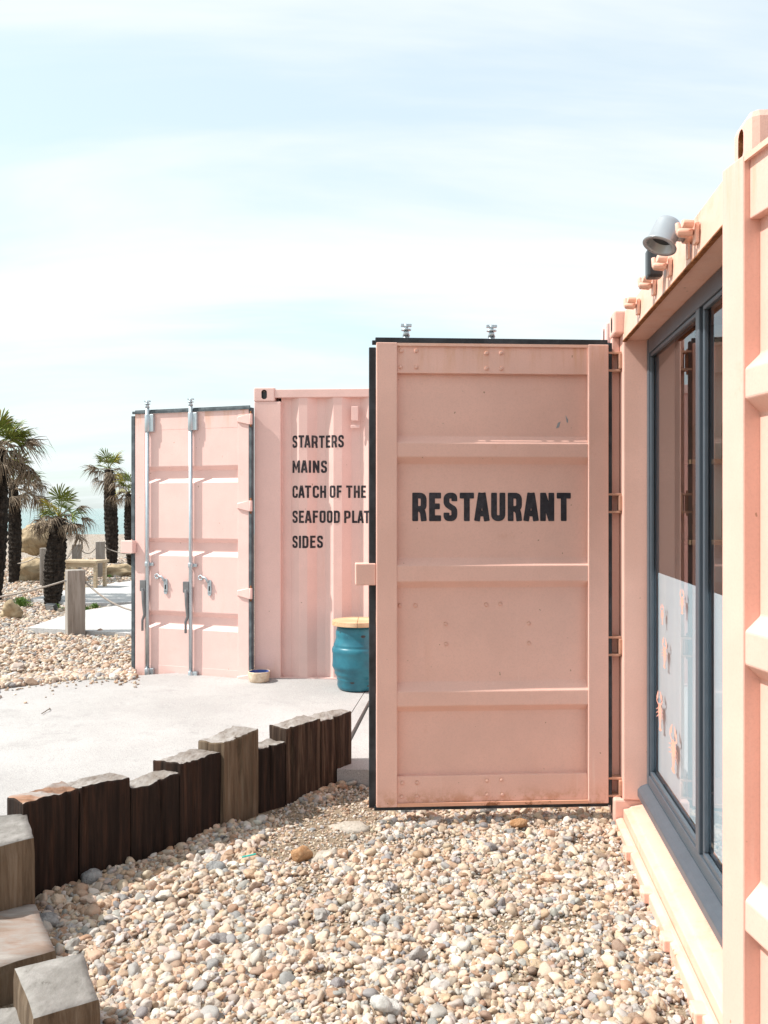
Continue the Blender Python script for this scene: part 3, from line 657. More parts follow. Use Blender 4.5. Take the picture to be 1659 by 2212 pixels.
# door sill with rusting lips
mb = MB(); extr_y(mb, [(.045, -.02), (.045, .104), (.075, .110), (.08, .118), (.165, .138), (.30, .138), (.30, -.02)], .163, 2.268); obj('door_sill', mb, 'pink_rust', A, .004)
mb = MB(); extr_y(mb, [(.006, -.02), (.006, .050), (.030, .060), (.044, .060), (.044, -.02)], .163, 2.268); obj('sill_lip', mb, 'pink_rust', A, .004)
for yy in (.55, 1.02, 1.42, 1.86):
    mb = MB(); mb.box(-.016, .03, yy - .04, yy + .04, .012, .058); mb.box(-.022, -.004, yy - .022, yy + .022, .028, .052); obj('cam_keeper', mb, 'pink_rust', A, .006)
# glazing
y0w, y1w = .17, 2.268; zb, zt = .237, 2.464
W_ = empty('window', A.matrix_world.copy(), None, None); W_.parent = A; W_.matrix_parent_inverse = Matrix.Identity(4); W_.matrix_basis = Matrix.Identity(4)
def fr(name, x0, x1, a, b, c_, d, mat='slate', bev=.004):
    mb = MB(); mb.box(x0, x1, a, b, c_, d); return obj(name, mb, mat, W_, bev)
fr('jamb', .160, .20, 2.222, y1w, zb + .002, zt); fr('jamb', .160, .20, y0w, .216, zb + .002, zt)
fr('head', .161, .20, .2165, 2.2215, 2.392, zt); fr('bottom_frame', .161, .20, .2165, 2.2215, zb + .002, .290)
fr('mullion', .160, .20, 1.200, 1.256, .2905, 2.3915); fr('mullion', .172, .20, 1.168, 1.192, .2905, 2.3915)
fr('seal', .185, .20, 1.1925, 1.1995, .291, 2.391, 'bplast', 0)
mb = MB(); extr_y(mb, [(.115, .170), (.115, .205), (.13, .222), (.16, .236), (.26, .236), (.26, .170)], .168, 2.27); obj('window_sill', mb, 'slate', W_, .003)
for (a, b) in ((1.2565, 2.2215), (.2165, 1.1675)):
    for (p, q, r_, s_) in ((a, b, .2905, .313), (a, b, 2.372, 2.3915), (a, a + .016, .3135, 2.3715), (b - .016, b, .3135, 2.3715)):
        fr('glazing_bead', .168, .186, p, q, r_, s_)
    fr('window_pane', .1865, .1905, a + .002, b - .002, .293, 2.389, 'glass', 0)
    fr('frosted_film', .206, .209, a + .002, b - .002, .318, 1.30, 'film', 0)
LOBS = [(1474, 1300, .105), (1431, 1327, .095), (1436, 1411, .14), (1420, 1530, .185), (1455, 1619, .205), (1500, 1405, .16)]
def lobster(h):
    mb = MB(); s = h
    def ell(cx_, cz, rx, rz, n=14, ang=0):
        mb.add([(0, cx_ + rx * math.cos(t) * math.cos(ang) - rz * math.sin(t) * math.sin(ang), cz + rx * math.cos(t) * math.sin(ang) + rz * math.sin(t) * math.cos(ang)) for t in (2 * math.pi * k / n for k in range(n))], [tuple(range(n))])
    def lin(pts, w0, w1):
        a, b = Vector(pts[0]), Vector(pts[1]); d = (b - a).normalized(); q = Vector((-d.y, d.x))
        mb.add([(0, *(a + q * w0)), (0, *(a - q * w0)), (0, *(b - q * w1)), (0, *(b + q * w1))], [(0, 1, 2, 3)])
    ell(0, .02 * s, .105 * s, .19 * s); k = len(mb.v)
    for i in range(4): lin(((0, (-.15 - .07 * i) * s), (0, (-.205 - .07 * i) * s)), (.085 - .012 * i) * s, (.072 - .012 * i) * s)
    for a in (-.5, 0, .5): lin(((0, -.40 * s), (math.sin(a) * .11 * s, (-.40 - .1 * math.cos(a)) * s)), .012 * s, .05 * s)
    for sg in (-1, 1):
        lin(((sg * .06 * s, .16 * s), (sg * .17 * s, .26 * s)), .02 * s, .02 * s); lin(((sg * .17 * s, .26 * s), (sg * .13 * s, .34 * s)), .02 * s, .025 * s)
        lin(((sg * .13 * s, .33 * s), (sg * .05 * s, .53 * s)), .055 * s, .006 * s)
        for i in range(3): lin(((sg * .08 * s, (.08 - .09 * i) * s), (sg * .22 * s, (.02 - .10 * i) * s)), .012 * s, .006 * s)
    for i, v in enumerate(mb.v): mb.v[i] = (-.00006 * (i // 4), v[1] * 2.1, v[2])
    return mb
for (px, py, h) in LOBS[:5]:
    r_ = (px - CX) / F; yl = (1.1090 - 2.2352 * r_) / (.9945 * r_ - .105); Yw = 2.2352 + .9945 * yl; z_ = EYE - (py - HY) * Yw / F
    obj('lobster_sticker', lobster(h), 'coral', W_, loc=(.1855, min(yl, 2.07), z_), rot=(R(rnd.uniform(-9, 9)), 0, 0), recalc=False)
# things on the header
for s_ in (.61, .98, 1.28, 1.70):
    yl = 2.438 - s_; mb = MB()
    mb.box(.032, .046, yl - .03, yl + .012, 2.500, 2.570)
    mb.tube([(.030, yl + .035, 2.545), (-.006, yl + .030, 2.548), (-.012, yl - .0, 2.545), (.030, yl - .008, 2.540)], .013, 8)
    mb.tube([(-.006, yl + .030, 2.548), (-.012, yl + .034, 2.585)], [.013, .009], 8); mb.tube([(.025, yl - .03, 2.56), (-.012, yl - .035, 2.562)], .015, 8)
    obj('top_keeper', mb, 'pink_rust', A, .004)
# interior
mb = MB(); mb.box(1.55, 1.6, .07, WID - .07, Z0 + .14, ZT - .06); ip = obj('partition', mb, 'inwall', A)
brd = [Mat('board_%d' % i, .6, .3) for i in range(4)]
for i, c_ in enumerate(((.30, .155, .11), (.40, .22, .16), (.24, .13, .10), (.46, .30, .25))): brd[i].col(brd[i].mix(brd[i].noise(14, 5, .6, (1, 1, .08)), tuple(x * .7 for x in c_), c_))
for i in range(16):
    ya = .09 + i * .142; mb = MB(); mb.box(1.5505 - .012 - .006 * (i % 3), 1.5495, ya, ya + .134, Z0 + .15, ZT - .07); obj('plank', mb, brd[(i * 7) % 4].m, A)
for z_ in (1.05, 1.45, 1.85):
    mb = MB(); mb.box(1.25, 1.525, .4, 2.2, z_, z_ + .03); sh = obj('shelf', mb, 'shelf', A)
LAMP = empty('wall_spotlight', Matrix.Identity(4), 'silver cylindrical spotlight bracketed to the top rail of the glazed container', 'spotlight')
AM = A.matrix_world
def aw(x, y, z): return AM @ Vector((x, y, z))
base = aw(.040, .838, 2.565); bc = aw(-.040, .84, 2.573)
LAMP.location = base; bpy.context.view_layer.update()
ax = Vector((.44, .16, 1)).normalized(); q = ax.to_track_quat('Z', 'Y').to_matrix().to_4x4(); q.translation = bc - base
q = q @ Matrix.Diagonal((.96, .96, .80, 1))
hb = MB(); hb.lathe([(.0, .062), (.030, .062), (.040, .056), (.0465, .040), (.052, -.050), (.062, -.062), (.062, -.066), (.044, -.064), (.040, -.02), (0, -.016)], 36).xf(q); obj('lamp_housing', hb, 'silver', LAMP)
hb = MB(); hb.lathe([(.0, -.030), (.038, -.030)], 24).xf(q); obj('lamp_lens', hb, 'bplast', LAMP)
hb = MB(); hb.tube([bc - base + Vector((.03, 0, 0)), Vector((-.012, 0, .004))], [.026, .030], 16); obj('swivel_arm', hb, 'silver', LAMP)
hb = MB(); hb.tube([Vector((-.014, 0, .004)), Vector((.012, 0, 0))], .034, 16); hb.box(-.006, .0, -.012, .012, -.085, -.03); obj('mounting_plate', hb, 'pink_rust', LAMP)
mb = MB(); mb.box(-.06, .0, -.03, .03, -.060, .055); mb.box(.0, .02, -.015, .015, -.02, .02)
o = obj('sensor_box', mb, 'bplast', loc=tuple(aw(.036, 1.27, 2.585)), bevel=.012); o.rotation_euler = (0, 0, R(-6)); tag(o, 'small black sensor box fixed to the rail behind the spotlight', 'sensor')
# bottles and frames inside
for z_, shn in ((1.08, 'lowest'), (1.48, 'middle'), (1.88, 'top')):
    for y_, pos in ((.95, 'nearest the camera'), (1.45, 'in the middle'), (1.98, 'farthest from the camera')):
        p = aw(1.40 + rnd.uniform(-.06, .06), y_, z_ + .001); h = rnd.uniform(.8, 1.05)
        mb = MB(); mb.lathe([(0, 0), (.035, 0), (.037, .01), (.037, .16 * h), (.030, .19 * h), (.013, .22 * h), (.013, .28 * h), (0, .28 * h)], 14)
        tag(obj('bottle', mb, 'bottle', loc=tuple(p)), 'glass bottle on the %s shelf behind the window, %s' % (shn, pos), 'bottle', 'bottles on the shelves behind the window')

for i in range(12):     # board lining of the far inside wall
    xa = .315 + i * .098; mb = MB(); mb.box(xa, xa + .092, 2.352 - .004 * (i % 3), 2.372, Z0 + .15, ZT - .07); obj('plank', mb, (brd[(i * 5 + 1) % 4].m if i not in (2, 7) else 'paper'), A)
for z_ in (1.44, 1.84):
    mb = MB(); mb.box(.36, 1.2, 2.20, 2.340, z_, z_ + .022); obj('shelf', mb, 'shelf', A)
for z_, shn in ((1.4625, 'lower'), (1.8625, 'upper')):
    for x_, pos in ((.42, 'next to the glass'), (.56, 'second from the glass'), (.74, 'third from the glass')):
        p = aw(x_, 2.27, z_); h = rnd.uniform(.85, 1.1); mb = MB(); mb.lathe([(0, 0), (.035, 0), (.037, .01), (.037, .16 * h), (.030, .19 * h), (.013, .22 * h), (.013, .28 * h), (0, .28 * h)], 14)
        tag(obj('bottle', mb, 'bottle', loc=tuple(p)), 'glass bottle on the %s side shelf behind the window, %s' % (shn, pos), 'bottle', 'bottles on the side shelves behind the window')

# --- second container behind it
B = empty('shipping_container', frame(NX + .105 * 2.56, NY + .9945 * 2.56, .9945, -.105), 'pink shipping container mostly hidden behind the RESTAURANT door, its corner just showing', 'shipping container')
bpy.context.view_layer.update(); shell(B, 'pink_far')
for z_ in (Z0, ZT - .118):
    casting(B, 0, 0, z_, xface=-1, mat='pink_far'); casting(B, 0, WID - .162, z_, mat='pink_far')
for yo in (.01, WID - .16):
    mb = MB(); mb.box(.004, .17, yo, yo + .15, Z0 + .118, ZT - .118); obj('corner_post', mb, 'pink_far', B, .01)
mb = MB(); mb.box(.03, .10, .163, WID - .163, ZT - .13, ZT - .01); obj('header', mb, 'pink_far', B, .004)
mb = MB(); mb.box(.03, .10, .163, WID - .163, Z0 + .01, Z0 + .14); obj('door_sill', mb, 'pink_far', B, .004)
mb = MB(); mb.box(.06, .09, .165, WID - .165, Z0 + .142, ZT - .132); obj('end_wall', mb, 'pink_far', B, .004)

# --- far container with the menu on its side; local x to the right along the side
D = empty('shipping_container', frame(-1.094, 7.50, .9976, -.0696, .013), 'pale pink shipping container with menu words painted on its corrugated side', 'shipping container')
bpy.context.view_layer.update()
bs = breaks(.225, LEN - .17)
def skin(yo, s, root, mat, x0, x1, z0, z1, nz=1):
    bs_ = breaks(x0, x1); mb = MB(); vs_ = []
    for u in bs_: vs_ += [(u, yo + s * corr(u), z0), (u, yo + s * corr(u), z1)]
    mb.add(vs_, [(2 * i, 2 * i + 2, 2 * i + 3, 2 * i + 1) for i in range(len(bs_) - 1)]); return obj('side_wall', mb, mat, root)
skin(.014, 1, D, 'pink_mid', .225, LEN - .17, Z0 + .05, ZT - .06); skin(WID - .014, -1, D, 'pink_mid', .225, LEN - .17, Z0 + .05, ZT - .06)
for yo, s in ((.006, 1), (WID - .006, -1)):
    a, b = sorted((yo, yo + s * .058)); mb = MB(); mb.box(.1785, LEN - .1785, a, b, ZT - .086, ZT - .016); obj('top_side_rail', mb, 'pink_mid', D, .005)
    mb = MB(); mb.box(.1785, LEN - .1785, a, b, Z0, Z0 + .16); obj('bottom_side_rail', mb, 'pink_mid', D, .005)
for xo in (0, LEN - .178):
    for yo in (0, WID - .162):
        for z_ in (Z0, ZT - .118): casting(D, xo, yo, z_, mat='pink_mid', yface=-1 if (yo == 0) else None)
mb = MB(); mb.box(.004, .229, .004, .12, Z0 + .118, ZT - .1185); obj('corner_post', mb, 'pink_mid', D, .006)
for xo, yo in ((.004, WID - .13), (LEN - .17, .01), (LEN - .17, WID - .13)):
    mb = MB(); mb.box(xo, xo + .166, yo, yo + .12, Z0 + .118, ZT - .1185); obj('corner_post', mb, 'pink_mid', D, .006)
mb = MB(); mb.box(.03, LEN - .03, .03, WID - .03, ZT - .035, ZT - .025); obj('roof', mb, 'pink_mid', D)
mb = MB(); mb.box(LEN - .09, LEN - .05, .13, WID - .14, Z0, ZT - .05); obj('end_wall', mb, 'pink_mid', D)
mb = MB(); mb.box(.05, .09, .125, WID - .14, Z0, ZT - .05); obj('end_wall', mb, 'inwall', D)
vt_ = MB(); vt_.box(.826, .882, -.012, .02, 2.335, 2.455); vt_.box(.818, .892, .008, .02, 2.275, 2.302); obj('air_vent', vt_, 'pink_mid', D, .004)
u0 = .320; ppm = 7.45 / 1930 / 3.073 / 1.852
for i, (txt, wz) in enumerate((('STARTERS', 645), ('MAINS', 430), ('CATCH OF THE', 915), ('SEAFOOD PLAT', 965), ('SIDES', 378))):
    ztop = 2.232 - .2105 * i - .013; wd = wz * ppm * 1.004
    tm = text_mesh(txt, .104, wd, .088, lambda u, v, d: (u0 + u, -d, ztop - .104 + v), gap=.11, space=.22)
    for wm in tm:
        b = bmesh.new(); vv = [b.verts.new(v) for v in wm.v]
        for f in wm.f:
            try: b.faces.new([vv[k] for k in f])
            except ValueError: pass
        for u in breaks(u0, u0 + wd): bmesh.ops.bisect_plane(b, geom=b.verts[:] + b.edges[:] + b.faces[:], plane_co=(u, 0, 0), plane_no=(1, 0, 0))
        for v in b.verts: v.co.y += .014 + corr(v.co.x)
        me = bpy.data.meshes.new('lettering'); b.to_mesh(me); b.free(); me.materials.append(M['letter_worn']); o = bpy.data.objects.new('lettering', me); C.objects.link(o); o.parent = D

# ------------------------------------------------------------ timbers
def timber(pts, zt, mats, label, th=.135, qd=None, zb=-.1, group='upright sleepers edging the pebble bed', notch=None, seed=0, crack=None):
    """pts: front-left, front-right; extruded back by th"""
    a = Vector((*pts[0], 0)); b = Vector((*pts[1], 0)); d = (b - a); Wd = d.length; d.normalize(); q = Vector((-d.y, d.x, 0)) if qd is None else Vector((*qd, 0)).normalized()
    root_m = Matrix.Identity(4); root_m.col[0][:3] = d; root_m.col[1][:3] = q; root_m.col[3][:3] = a
    mb = MB(); nx_, nz_, ny_ = 22, 18, 8; r = random.Random(seed)
    zl, zr = zt; e = .004
    def top(u, v): return zl + (zr - zl) * u / Wd + .007 * noise.noise(Vector((u * 26 + seed * 5, v * 20, seed))) + .0025 * noise.noise(Vector((u * 80, v * 30, seed))) + .016 * noise.noise(Vector((u * 6, v * 6, seed * 3)))
    def side(u, z, v): return .0065 * noise.noise(Vector((u * 55 + seed * 9, z * 2.6, v * 45))) + .004 * noise.noise(Vector((u * 9, z * 5, seed)))
    prof = []
    per = []
    for i in range(nx_ + 1): per.append((e + (Wd - 2 * e) * i / nx_, 0, 0, -1))
    for i in range(1, ny_ + 1): per.append((Wd - e, th * i / ny_, 1, 0))
    for i in range(nx_ - 1, -1, -1): per.append((e + (Wd - 2 * e) * i / nx_, th, 0, 1))
    for i in range(ny_ - 1, 0, -1): per.append((e, th * i / ny_, -1, 0))
    n = len(per); vs_ = []
    for k in range(nz_ + 1):
        t = k / nz_
        for (u, v, nu, nv) in per:
            z1 = top(u, v); z = zb + (z1 - zb) * (1 - (1 - t) ** 1.5); s_ = side(u, z, v) - (.004 if k == nz_ else 0)
            dd = 0
            if crack and v == 0:
                cu = crack[0] + crack[1] * (z1 - z); w2 = abs(u - cu)
                if w2 < .014: dd = (.014 - w2) * 1.6 * min(1, max(.15, 1 - (z1 - z) / .5))
            vs_.append((u + nu * s_, v + nv * s_ + dd, z))
    fs = [(k * n + i, k * n + (i + 1) % n, (k + 1) * n + (i + 1) % n, (k + 1) * n + i) for k in range(nz_) for i in range(n)]
    mb.add(vs_, fs, 0); tb = nz_ * n
    # top grid
    gidx = {}; base_ = len(mb.v)
    def per_i(i, j):
        if j == 0: return tb + i
        if i == nx_: return tb + nx_ + j
        if j == ny_: return tb + nx_ + ny_ + (nx_ - i)
        if i == 0: return tb + 2 * nx_ + ny_ + (ny_ - j)
        return None
    extra = []
    for i in range(nx_ + 1):
        for j in range(ny_ + 1):
            p = per_i(i, j)
            if p is None: p = base_ + len(extra); u = e + (Wd - 2 * e) * i / nx_; v = th * j / ny_; extra.append((u, v, top(u, v) + .002))
            gidx[i, j] = p
    mb.v += extra
    for i in range(nx_):
        for j in range(ny_): mb.f.append((gidx[i, j], gidx[i + 1, j], gidx[i + 1, j + 1], gidx[i, j + 1])); mb.mi.append(1); mb.sm.append(False)
    if notch:   # a lower tongue of the same sleeper standing proud to the left
        mb.box(-notch[0], .0, th * .45, th, zl - notch[1], zl - .001, 0, 1)
    mb.v = [tuple(d * p[0] + q * p[1] + Vector((0, 0, p[2]))) for p in mb.v]
    o = obj('timber_sleeper', mb, mats, bevel=0); o.location = a
    return tag(o, label, 'timber sleeper', group)
TZ = [((.404, .407), ('tim_dark', 'tim_top_rust'), 'dark sleeper with orange stained top, leftmost of the long row, behind the squat grey post'),
      ((.407, .394), ('tim_dark', 'tim_top'), 'dark sleeper with black-stained pale top, second from left in the long row'),
      ((.337, .342), ('tim_dark', 'tim_top'), 'lower dark sleeper with reddish streaks, third from left in the long row'),
      ((.394, .385), ('tim_dark', 'tim_top'), 'dark red-brown sleeper just left of the tall cracked grey timber'),
      ((.432, .459), ('tim_mid', 'tim_top'), 'tall grey-brown timber with a long crack, standing proud in the middle of the row'),
      ((.348, .360), ('tim_dark', 'tim_top'), 'short dark timber just right of the tall cracked grey one'),
      ((.429, .435), ('tim_brown', 'tim_top'), 'deeply grooved brown sleeper, second from the right end of the row'),
      ((.419, .418), ('tim_brown', 'tim_top'), 'smooth dark brown sleeper at the right end of the row')]
for i, (zt_, ms, lb) in enumerate(TZ):
    a, b = ROW[i], ROW[i + 1]
    if i == 4: a = (a[0] + .012, a[1] - .012); b = (b[0] + .012, b[1] - .012)
    timber((a, b), zt_, ms, lb, th=.155 if i in (3, 4) else .14, qd={0: (-.76, .65), 3: (-.93, .36), 4: (-.92, .40), 6: (-.74, .67)}.get(i), seed=i + 1, crack={0: (.21, -.03), 1: (.03, .04), 2: (.16, .05), 3: (.10, -.02), 7: (.13, .02), 5: (.09, .0), 4: (.10, .10), 6: (.05, .02)}.get(i), notch=None)
def post_poly(poly, zt, mats, label, zb=-.1, seed=0):
    mb = MB(); n = len(poly); sub = 6; ring = []
    for i in range(n):
        a, b = Vector(poly[i]), Vector(poly[(i + 1) % n])
        for k_ in range(sub): ring.append(a.lerp(b, k_ / sub))
    c_ = sum(ring, Vector((0, 0))) / len(ring); m2 = len(ring); vs_ = []; nz_ = 8
    for k_ in range(nz_ + 1):
        t = k_ / nz_; z = zb + (zt - zb) * t
        for p in ring:
            nn_ = noise.noise(Vector((p.x * 14, p.y * 14, z * 2 + seed))) * .005 - (.006 if k_ == nz_ else 0)
            q = c_ + (p - c_) * (1 + nn_ / (p - c_).length); vs_.append((q.x, q.y, z + (0 if k_ < nz_ else .006 * noise.noise(Vector((p.x * 9, p.y * 9, seed))))))
    for f_, sh_ in ((.7, .001), (.35, .002)):
        for p in ring: q = c_ + (p - c_) * f_; vs_.append((q.x, q.y, zt + .002 + .006 * noise.noise(Vector((q.x * 9, q.y * 9, seed)))))
    vs_.append((c_.x, c_.y, zt + .002))
    fs = [(k_ * m2 + i, k_ * m2 + (i + 1) % m2, (k_ + 1) * m2 + (i + 1) % m2, (k_ + 1) * m2 + i) for k_ in range(nz_) for i in range(m2)]
    mb.add(vs_, fs, 0)
    mb.add([], [], 1)
    for k_ in (nz_, nz_ + 1):
        for i in range(m2): mb.f.append((k_ * m2 + i, k_ * m2 + (i + 1) % m2, (k_ + 1) * m2 + (i + 1) % m2, (k_ + 1) * m2 + i)); mb.mi.append(1); mb.sm.append(True)
    k_ = nz_ + 2
    for i in range(m2): mb.f.append((k_ * m2 + i, k_ * m2 + (i + 1) % m2, len(vs_) - 1)); mb.mi.append(1); mb.sm.append(True)
    return tag(obj('timber_sleeper', mb, mats), label, 'timber sleeper', 'squat timbers stepping down at the lower left')
def poly_at(pts, z): return [tuple(P(x, y, z)[:2]) for x, y in pts]
post_poly(poly_at([(-70, 1846), (76, 1811), (60, 1757), (-75, 1765)], .36), .36, ('tim_mid', 'block_top'), 'squat grey-brown timber at the left edge with rounded worn top, tallest of the lower-left steps', seed=2)
post_poly(poly_at([(-60, 2110), (121, 2053), (78, 1950), (-60, 1955)], .118), .118, ('tim_mid', 'block_top_rust'), 'low timber with orange stained top between the two squat grey blocks', seed=3)
post_poly(poly_at([(71, 2204), (217, 2160), (181, 2056), (29, 2090)], .20), .20, ('tim_mid', 'block_top'), 'pale square timber block at the bottom left corner, nearest the camera', seed=4)
post_poly(poly_at([(-30, 2290), (66, 2262), (50, 2172), (-30, 2180)], .09), .09, ('tim_mid', 'block_top'), 'small timber stub left of the pale square block at the very bottom left', seed=5)

# ------------------------------------------------------------ keg, bowl, small ground things
K = empty('keg', Matrix.Translation((-.208, 7.135, zc(7.13) + .002)), 'teal painted beer keg standing against the far container under a wooden lid', 'keg')
mb = MB(); mb.lathe([(0, 0), (.150, 0), (.160, .012), (.166, .03), (.164, .075), (.170, .082), (.166, .09), (.172, .10), (.180, .115), (.186, .125), (.184, .14), (.192, .155), (.200, .17), (.206, .185), (.204, .20), (.203, .24), (.203, .285), (.207, .295), (.208, .315), (.200, .335), (.192, .342), (.195, .35), (.190, .362), (.182, .38), (.177, .40), (.175, .415), (.178, .43), (.176, .46), (.168, .48), (.164, .502), (.150, .506), (0, .506)], 48); obj('keg_body', mb, 'teal', K)
for ang, z_, sx_ in ((-75, .435, .019), (-104, .072, .017), (-60, .045, .009), (-140, .46, .006)):
    r0 = .1775 if z_ > .4 else .165; mb = MB(); n = 14; vs_ = []
    for kk in range(n): t = 2 * math.pi * kk / n; aa = R(ang) + sx_ * math.cos(t) / r0; zz_ = z_ + sx_ * .55 * math.sin(t); vs_.append(((r0 + .0012) * math.cos(aa), (r0 + .0012) * math.sin(aa), zz_))
    mb.add(vs_, [tuple(range(n))]); obj('grip_hole', mb, 'bplast', K)
Lo = empty('barrel_lid', Matrix.Translation((-.208, 7.135, zc(7.13) + .510)), 'round pale wooden table top resting on the teal keg', 'table top')
for s_ in (-1, 1):
    mb = MB(); n = 24; ring = [(s_ * .0015, -.205 + .0)] + [(s_ * .205 * math.sin(math.pi * k_ / n) + s_ * .0015, -.205 * math.cos(math.pi * k_ / n)) for k_ in range(1, n)] + [(s_ * .0015, .205)]
    n2 = len(ring); mb.add([(x, y, 0) for x, y in ring] + [(x, y, .036) for x, y in ring], [tuple(range(n2)), tuple(range(2 * n2 - 1, n2 - 1, -1))] + [(i, (i + 1) % n2, (i + 1) % n2 + n2, i + n2) for i in range(n2)])
    obj('plank', mb, 'lid_wood', Lo, .002)
q = P(558.5, 1474, zc(7.3)); Bo = empty('dog_bowl', Matrix.Translation(q + Vector((0, .035, .002))), 'cream pottery dog bowl with blue inside by the corner of the far container', 'dog bowl')
mb = MB(); mb.lathe([(0, 0), (.078, 0), (.082, .006), (.087, .035), (.090, .072), (.090, .083), (.087, .086), (.083, .083)], 36); obj('bowl_body', mb, 'cream', Bo)
mb = MB(); mb.lathe([(.0828, .083), (.075, .055), (.068, .025), (0, .020)], 36); obj('bowl_inside', mb, 'blue', Bo)
mb = MB(); a = P(90, 1543, zc(6.5)); mb.tube([a, P(97, 1539, zc(6.5)), P(103, 1537, zc(6.5)) + Vector((0, 0, .008)), P(109, 1533, zc(6.5)), P(106, 1531, zc(6.5))], .003, 6); o = obj('twig', mb, 'tim_mid', loc=(0, 0, .005)); tag(o, 'small bent twig lying on the concrete patio', 'twig')
def rock(name, loc, size, mat, label, cat, seed, sub=3, jag=.22, rot=0, group=None):
    b = bmesh.new(); bmesh.ops.create_icosphere(b, subdivisions=sub, radius=.5)
    for v in b.verts:
        d = noise.noise(v.co * 2.1 + Vector((seed, 0, 0))) * jag * 1.6 + noise.noise(v.co * 6 + Vector((0, seed, 0))) * jag * .4 + (abs(noise.noise(Vector((v.co.x * 2, v.co.y * 2, v.co.z * 14 + seed)))) * .22 - .05) * (1 if sub > 3 else 0); v.co *= 1 + d
        v.co = Vector((v.co.x * size[0], v.co.y * size[1], v.co.z * size[2]))
    me = bpy.data.meshes.new(name); b.to_mesh(me); b.free(); me.materials.append(M[mat]); me.polygons.foreach_set('use_smooth', [True] * len(me.polygons))
    o = bpy.data.objects.new(name, me); C.objects.link(o); o.location = loc; o.rotation_euler = (0, 0, rot); return tag(o, label, cat, group)
def onpit(x, y, dz=0): p = P(x, y, .03); return (p.x, p.y, pit(p.x, p.y) + dz)
rock('stone', onpit(652, 1840, .030), (.10, .06, .075), 'orange_stone', 'large orange-brown stone lying at the edge of the bare sandy patch', 'stone', 3, rot=.6)
rock('concrete_lump', onpit(705, 1838, .005), (.14, .12, .06), 'lump', 'jagged pale concrete lump showing beside the orange stone', 'concrete lump', 5, jag=.45)
rock('concrete_lump', onpit(752, 1776, .000), (.18, .13, .055), 'lump', 'flat pale concrete lump half buried near the foot of the RESTAURANT door', 'concrete lump', 8, jag=.35)
rock('stone', onpit(1120, 1783, .030), (.085, .06, .05), 'orange_stone', 'orange flint lying alone under the bottom edge of the RESTAURANT door', 'stone', 11)
rock('stone', onpit(465, 1868, .028), (.085, .075, .06), 'grey_stone', 'round grey stone in front of the tall cracked timber', 'stone', 12)
rock('stone', onpit(100, 1985, .030), (.10, .07, .06), 'grey_stone', 'mottled blue-grey flint beside the low stained timber at left', 'stone', 15)
rock('stone', onpit(197, 1893, .035), (.09, .07, .06), 'grey_stone', 'blue-grey stone against the foot of the long dark sleepers', 'stone', 18)
rock('stone', onpit(835, 2170, .034), (.095, .065, .06), 'white_stone', 'knobbly white flint among the nearest pebbles', 'stone', 21, jag=.4)
mb = MB(); mb.box(-.032, .032, -.004, .004, 0, .006); o = obj('plastic_strip', mb, 'tplast', loc=onpit(538, 1850, .044), rot=(0, R(-6), R(18)), bevel=.001); tag(o, 'thin green plastic strip lying on the pebbles', 'plastic strip')

# ------------------------------------------------------------ beyond the patio
def rope_post(px, py_base, py_top, wpx, label, yaw=25):
    q = P(px, py_base, BACK); hgt = (py_base - py_top) * q.y / F; w2 = wpx * q.y / F / 2
    root = empty('timber_post', Matrix.Translation((q.x, q.y + w2, BACK)) @ Matrix.Rotation(R(yaw), 4, 'Z'), label, 'timber post', 'rope fence posts')
    mb = MB(); mb.box(-w2, w2, -w2, w2, -.1, hgt, 0); obj('post_body', mb, 'post_wood', root, .008)
    mb = MB(); mb.tube([(-w2 - .012, 0, hgt - .12), (w2 + .012, 0, hgt - .12)], .012, 8); obj('rope_eye', mb, 'dsteel', root)
    return Vector((q.x, q.y + w2, BACK + hgt - .12)), w2
p1, w1 = rope_post(156, 1378, 1232, 37, 'nearest grey square timber post, mossy at its foot, in front of the small palm', 28)
p2, w2 = rope_post(93, 1268, 1184, 17, 'timber post left of the small palm, beside the boulders', 10)
p3, w3 = rope_post(163, 1250, 1176, 18, 'timber post standing behind the wooden bench', 10)
p4, w4 = rope_post(214, 1250, 1170, 18, 'timber post between the wooden bench and the right-hand palm', 10)
def rope(a, b, sag, label, r=.0105):
    mb = MB(); pts_ = []
    for i in range(25):
        t = i / 24; p = a.lerp(b, t); p.z -= sag * 4 * t * (1 - t); pts_.append(p)
    mb.tube(pts_, r, 8); tag(obj('rope', mb, 'rope'), label, 'rope', 'ropes of the low fence')
rope(p1 + Vector((-w1, 0, 0)), Vector((-6.3, 10.6, p1.z - .22)), .16, 'rope running from the nearest timber post out of the picture at left')
rope(p1 + Vector((w1, 0, 0)), Vector((-1.9, 9.4, BACK + .62)), .30, 'rope sagging from the nearest timber post towards the far container door')
rope(p2 + Vector((-w2, 0, 0)), P(-30, 1252, BACK) + Vector((0, 0, .6)), .22, 'rope sagging in front of the boulders at left')
rope(p2 + Vector((w2, 0, 0)), p3 + Vector((-w3, 0, 0)), .20, 'rope between the posts either side of the small palm')
rope(p3 + Vector((w3, 0, 0)), p4 + Vector((-w4, 0, 0)), .10, 'short rope behind the wooden bench')
rope(p4 + Vector((w4, 0, 0)), P(330, 1250, BACK) + Vector((0, 0, .62)), .12, 'rope passing behind the right-hand palm')
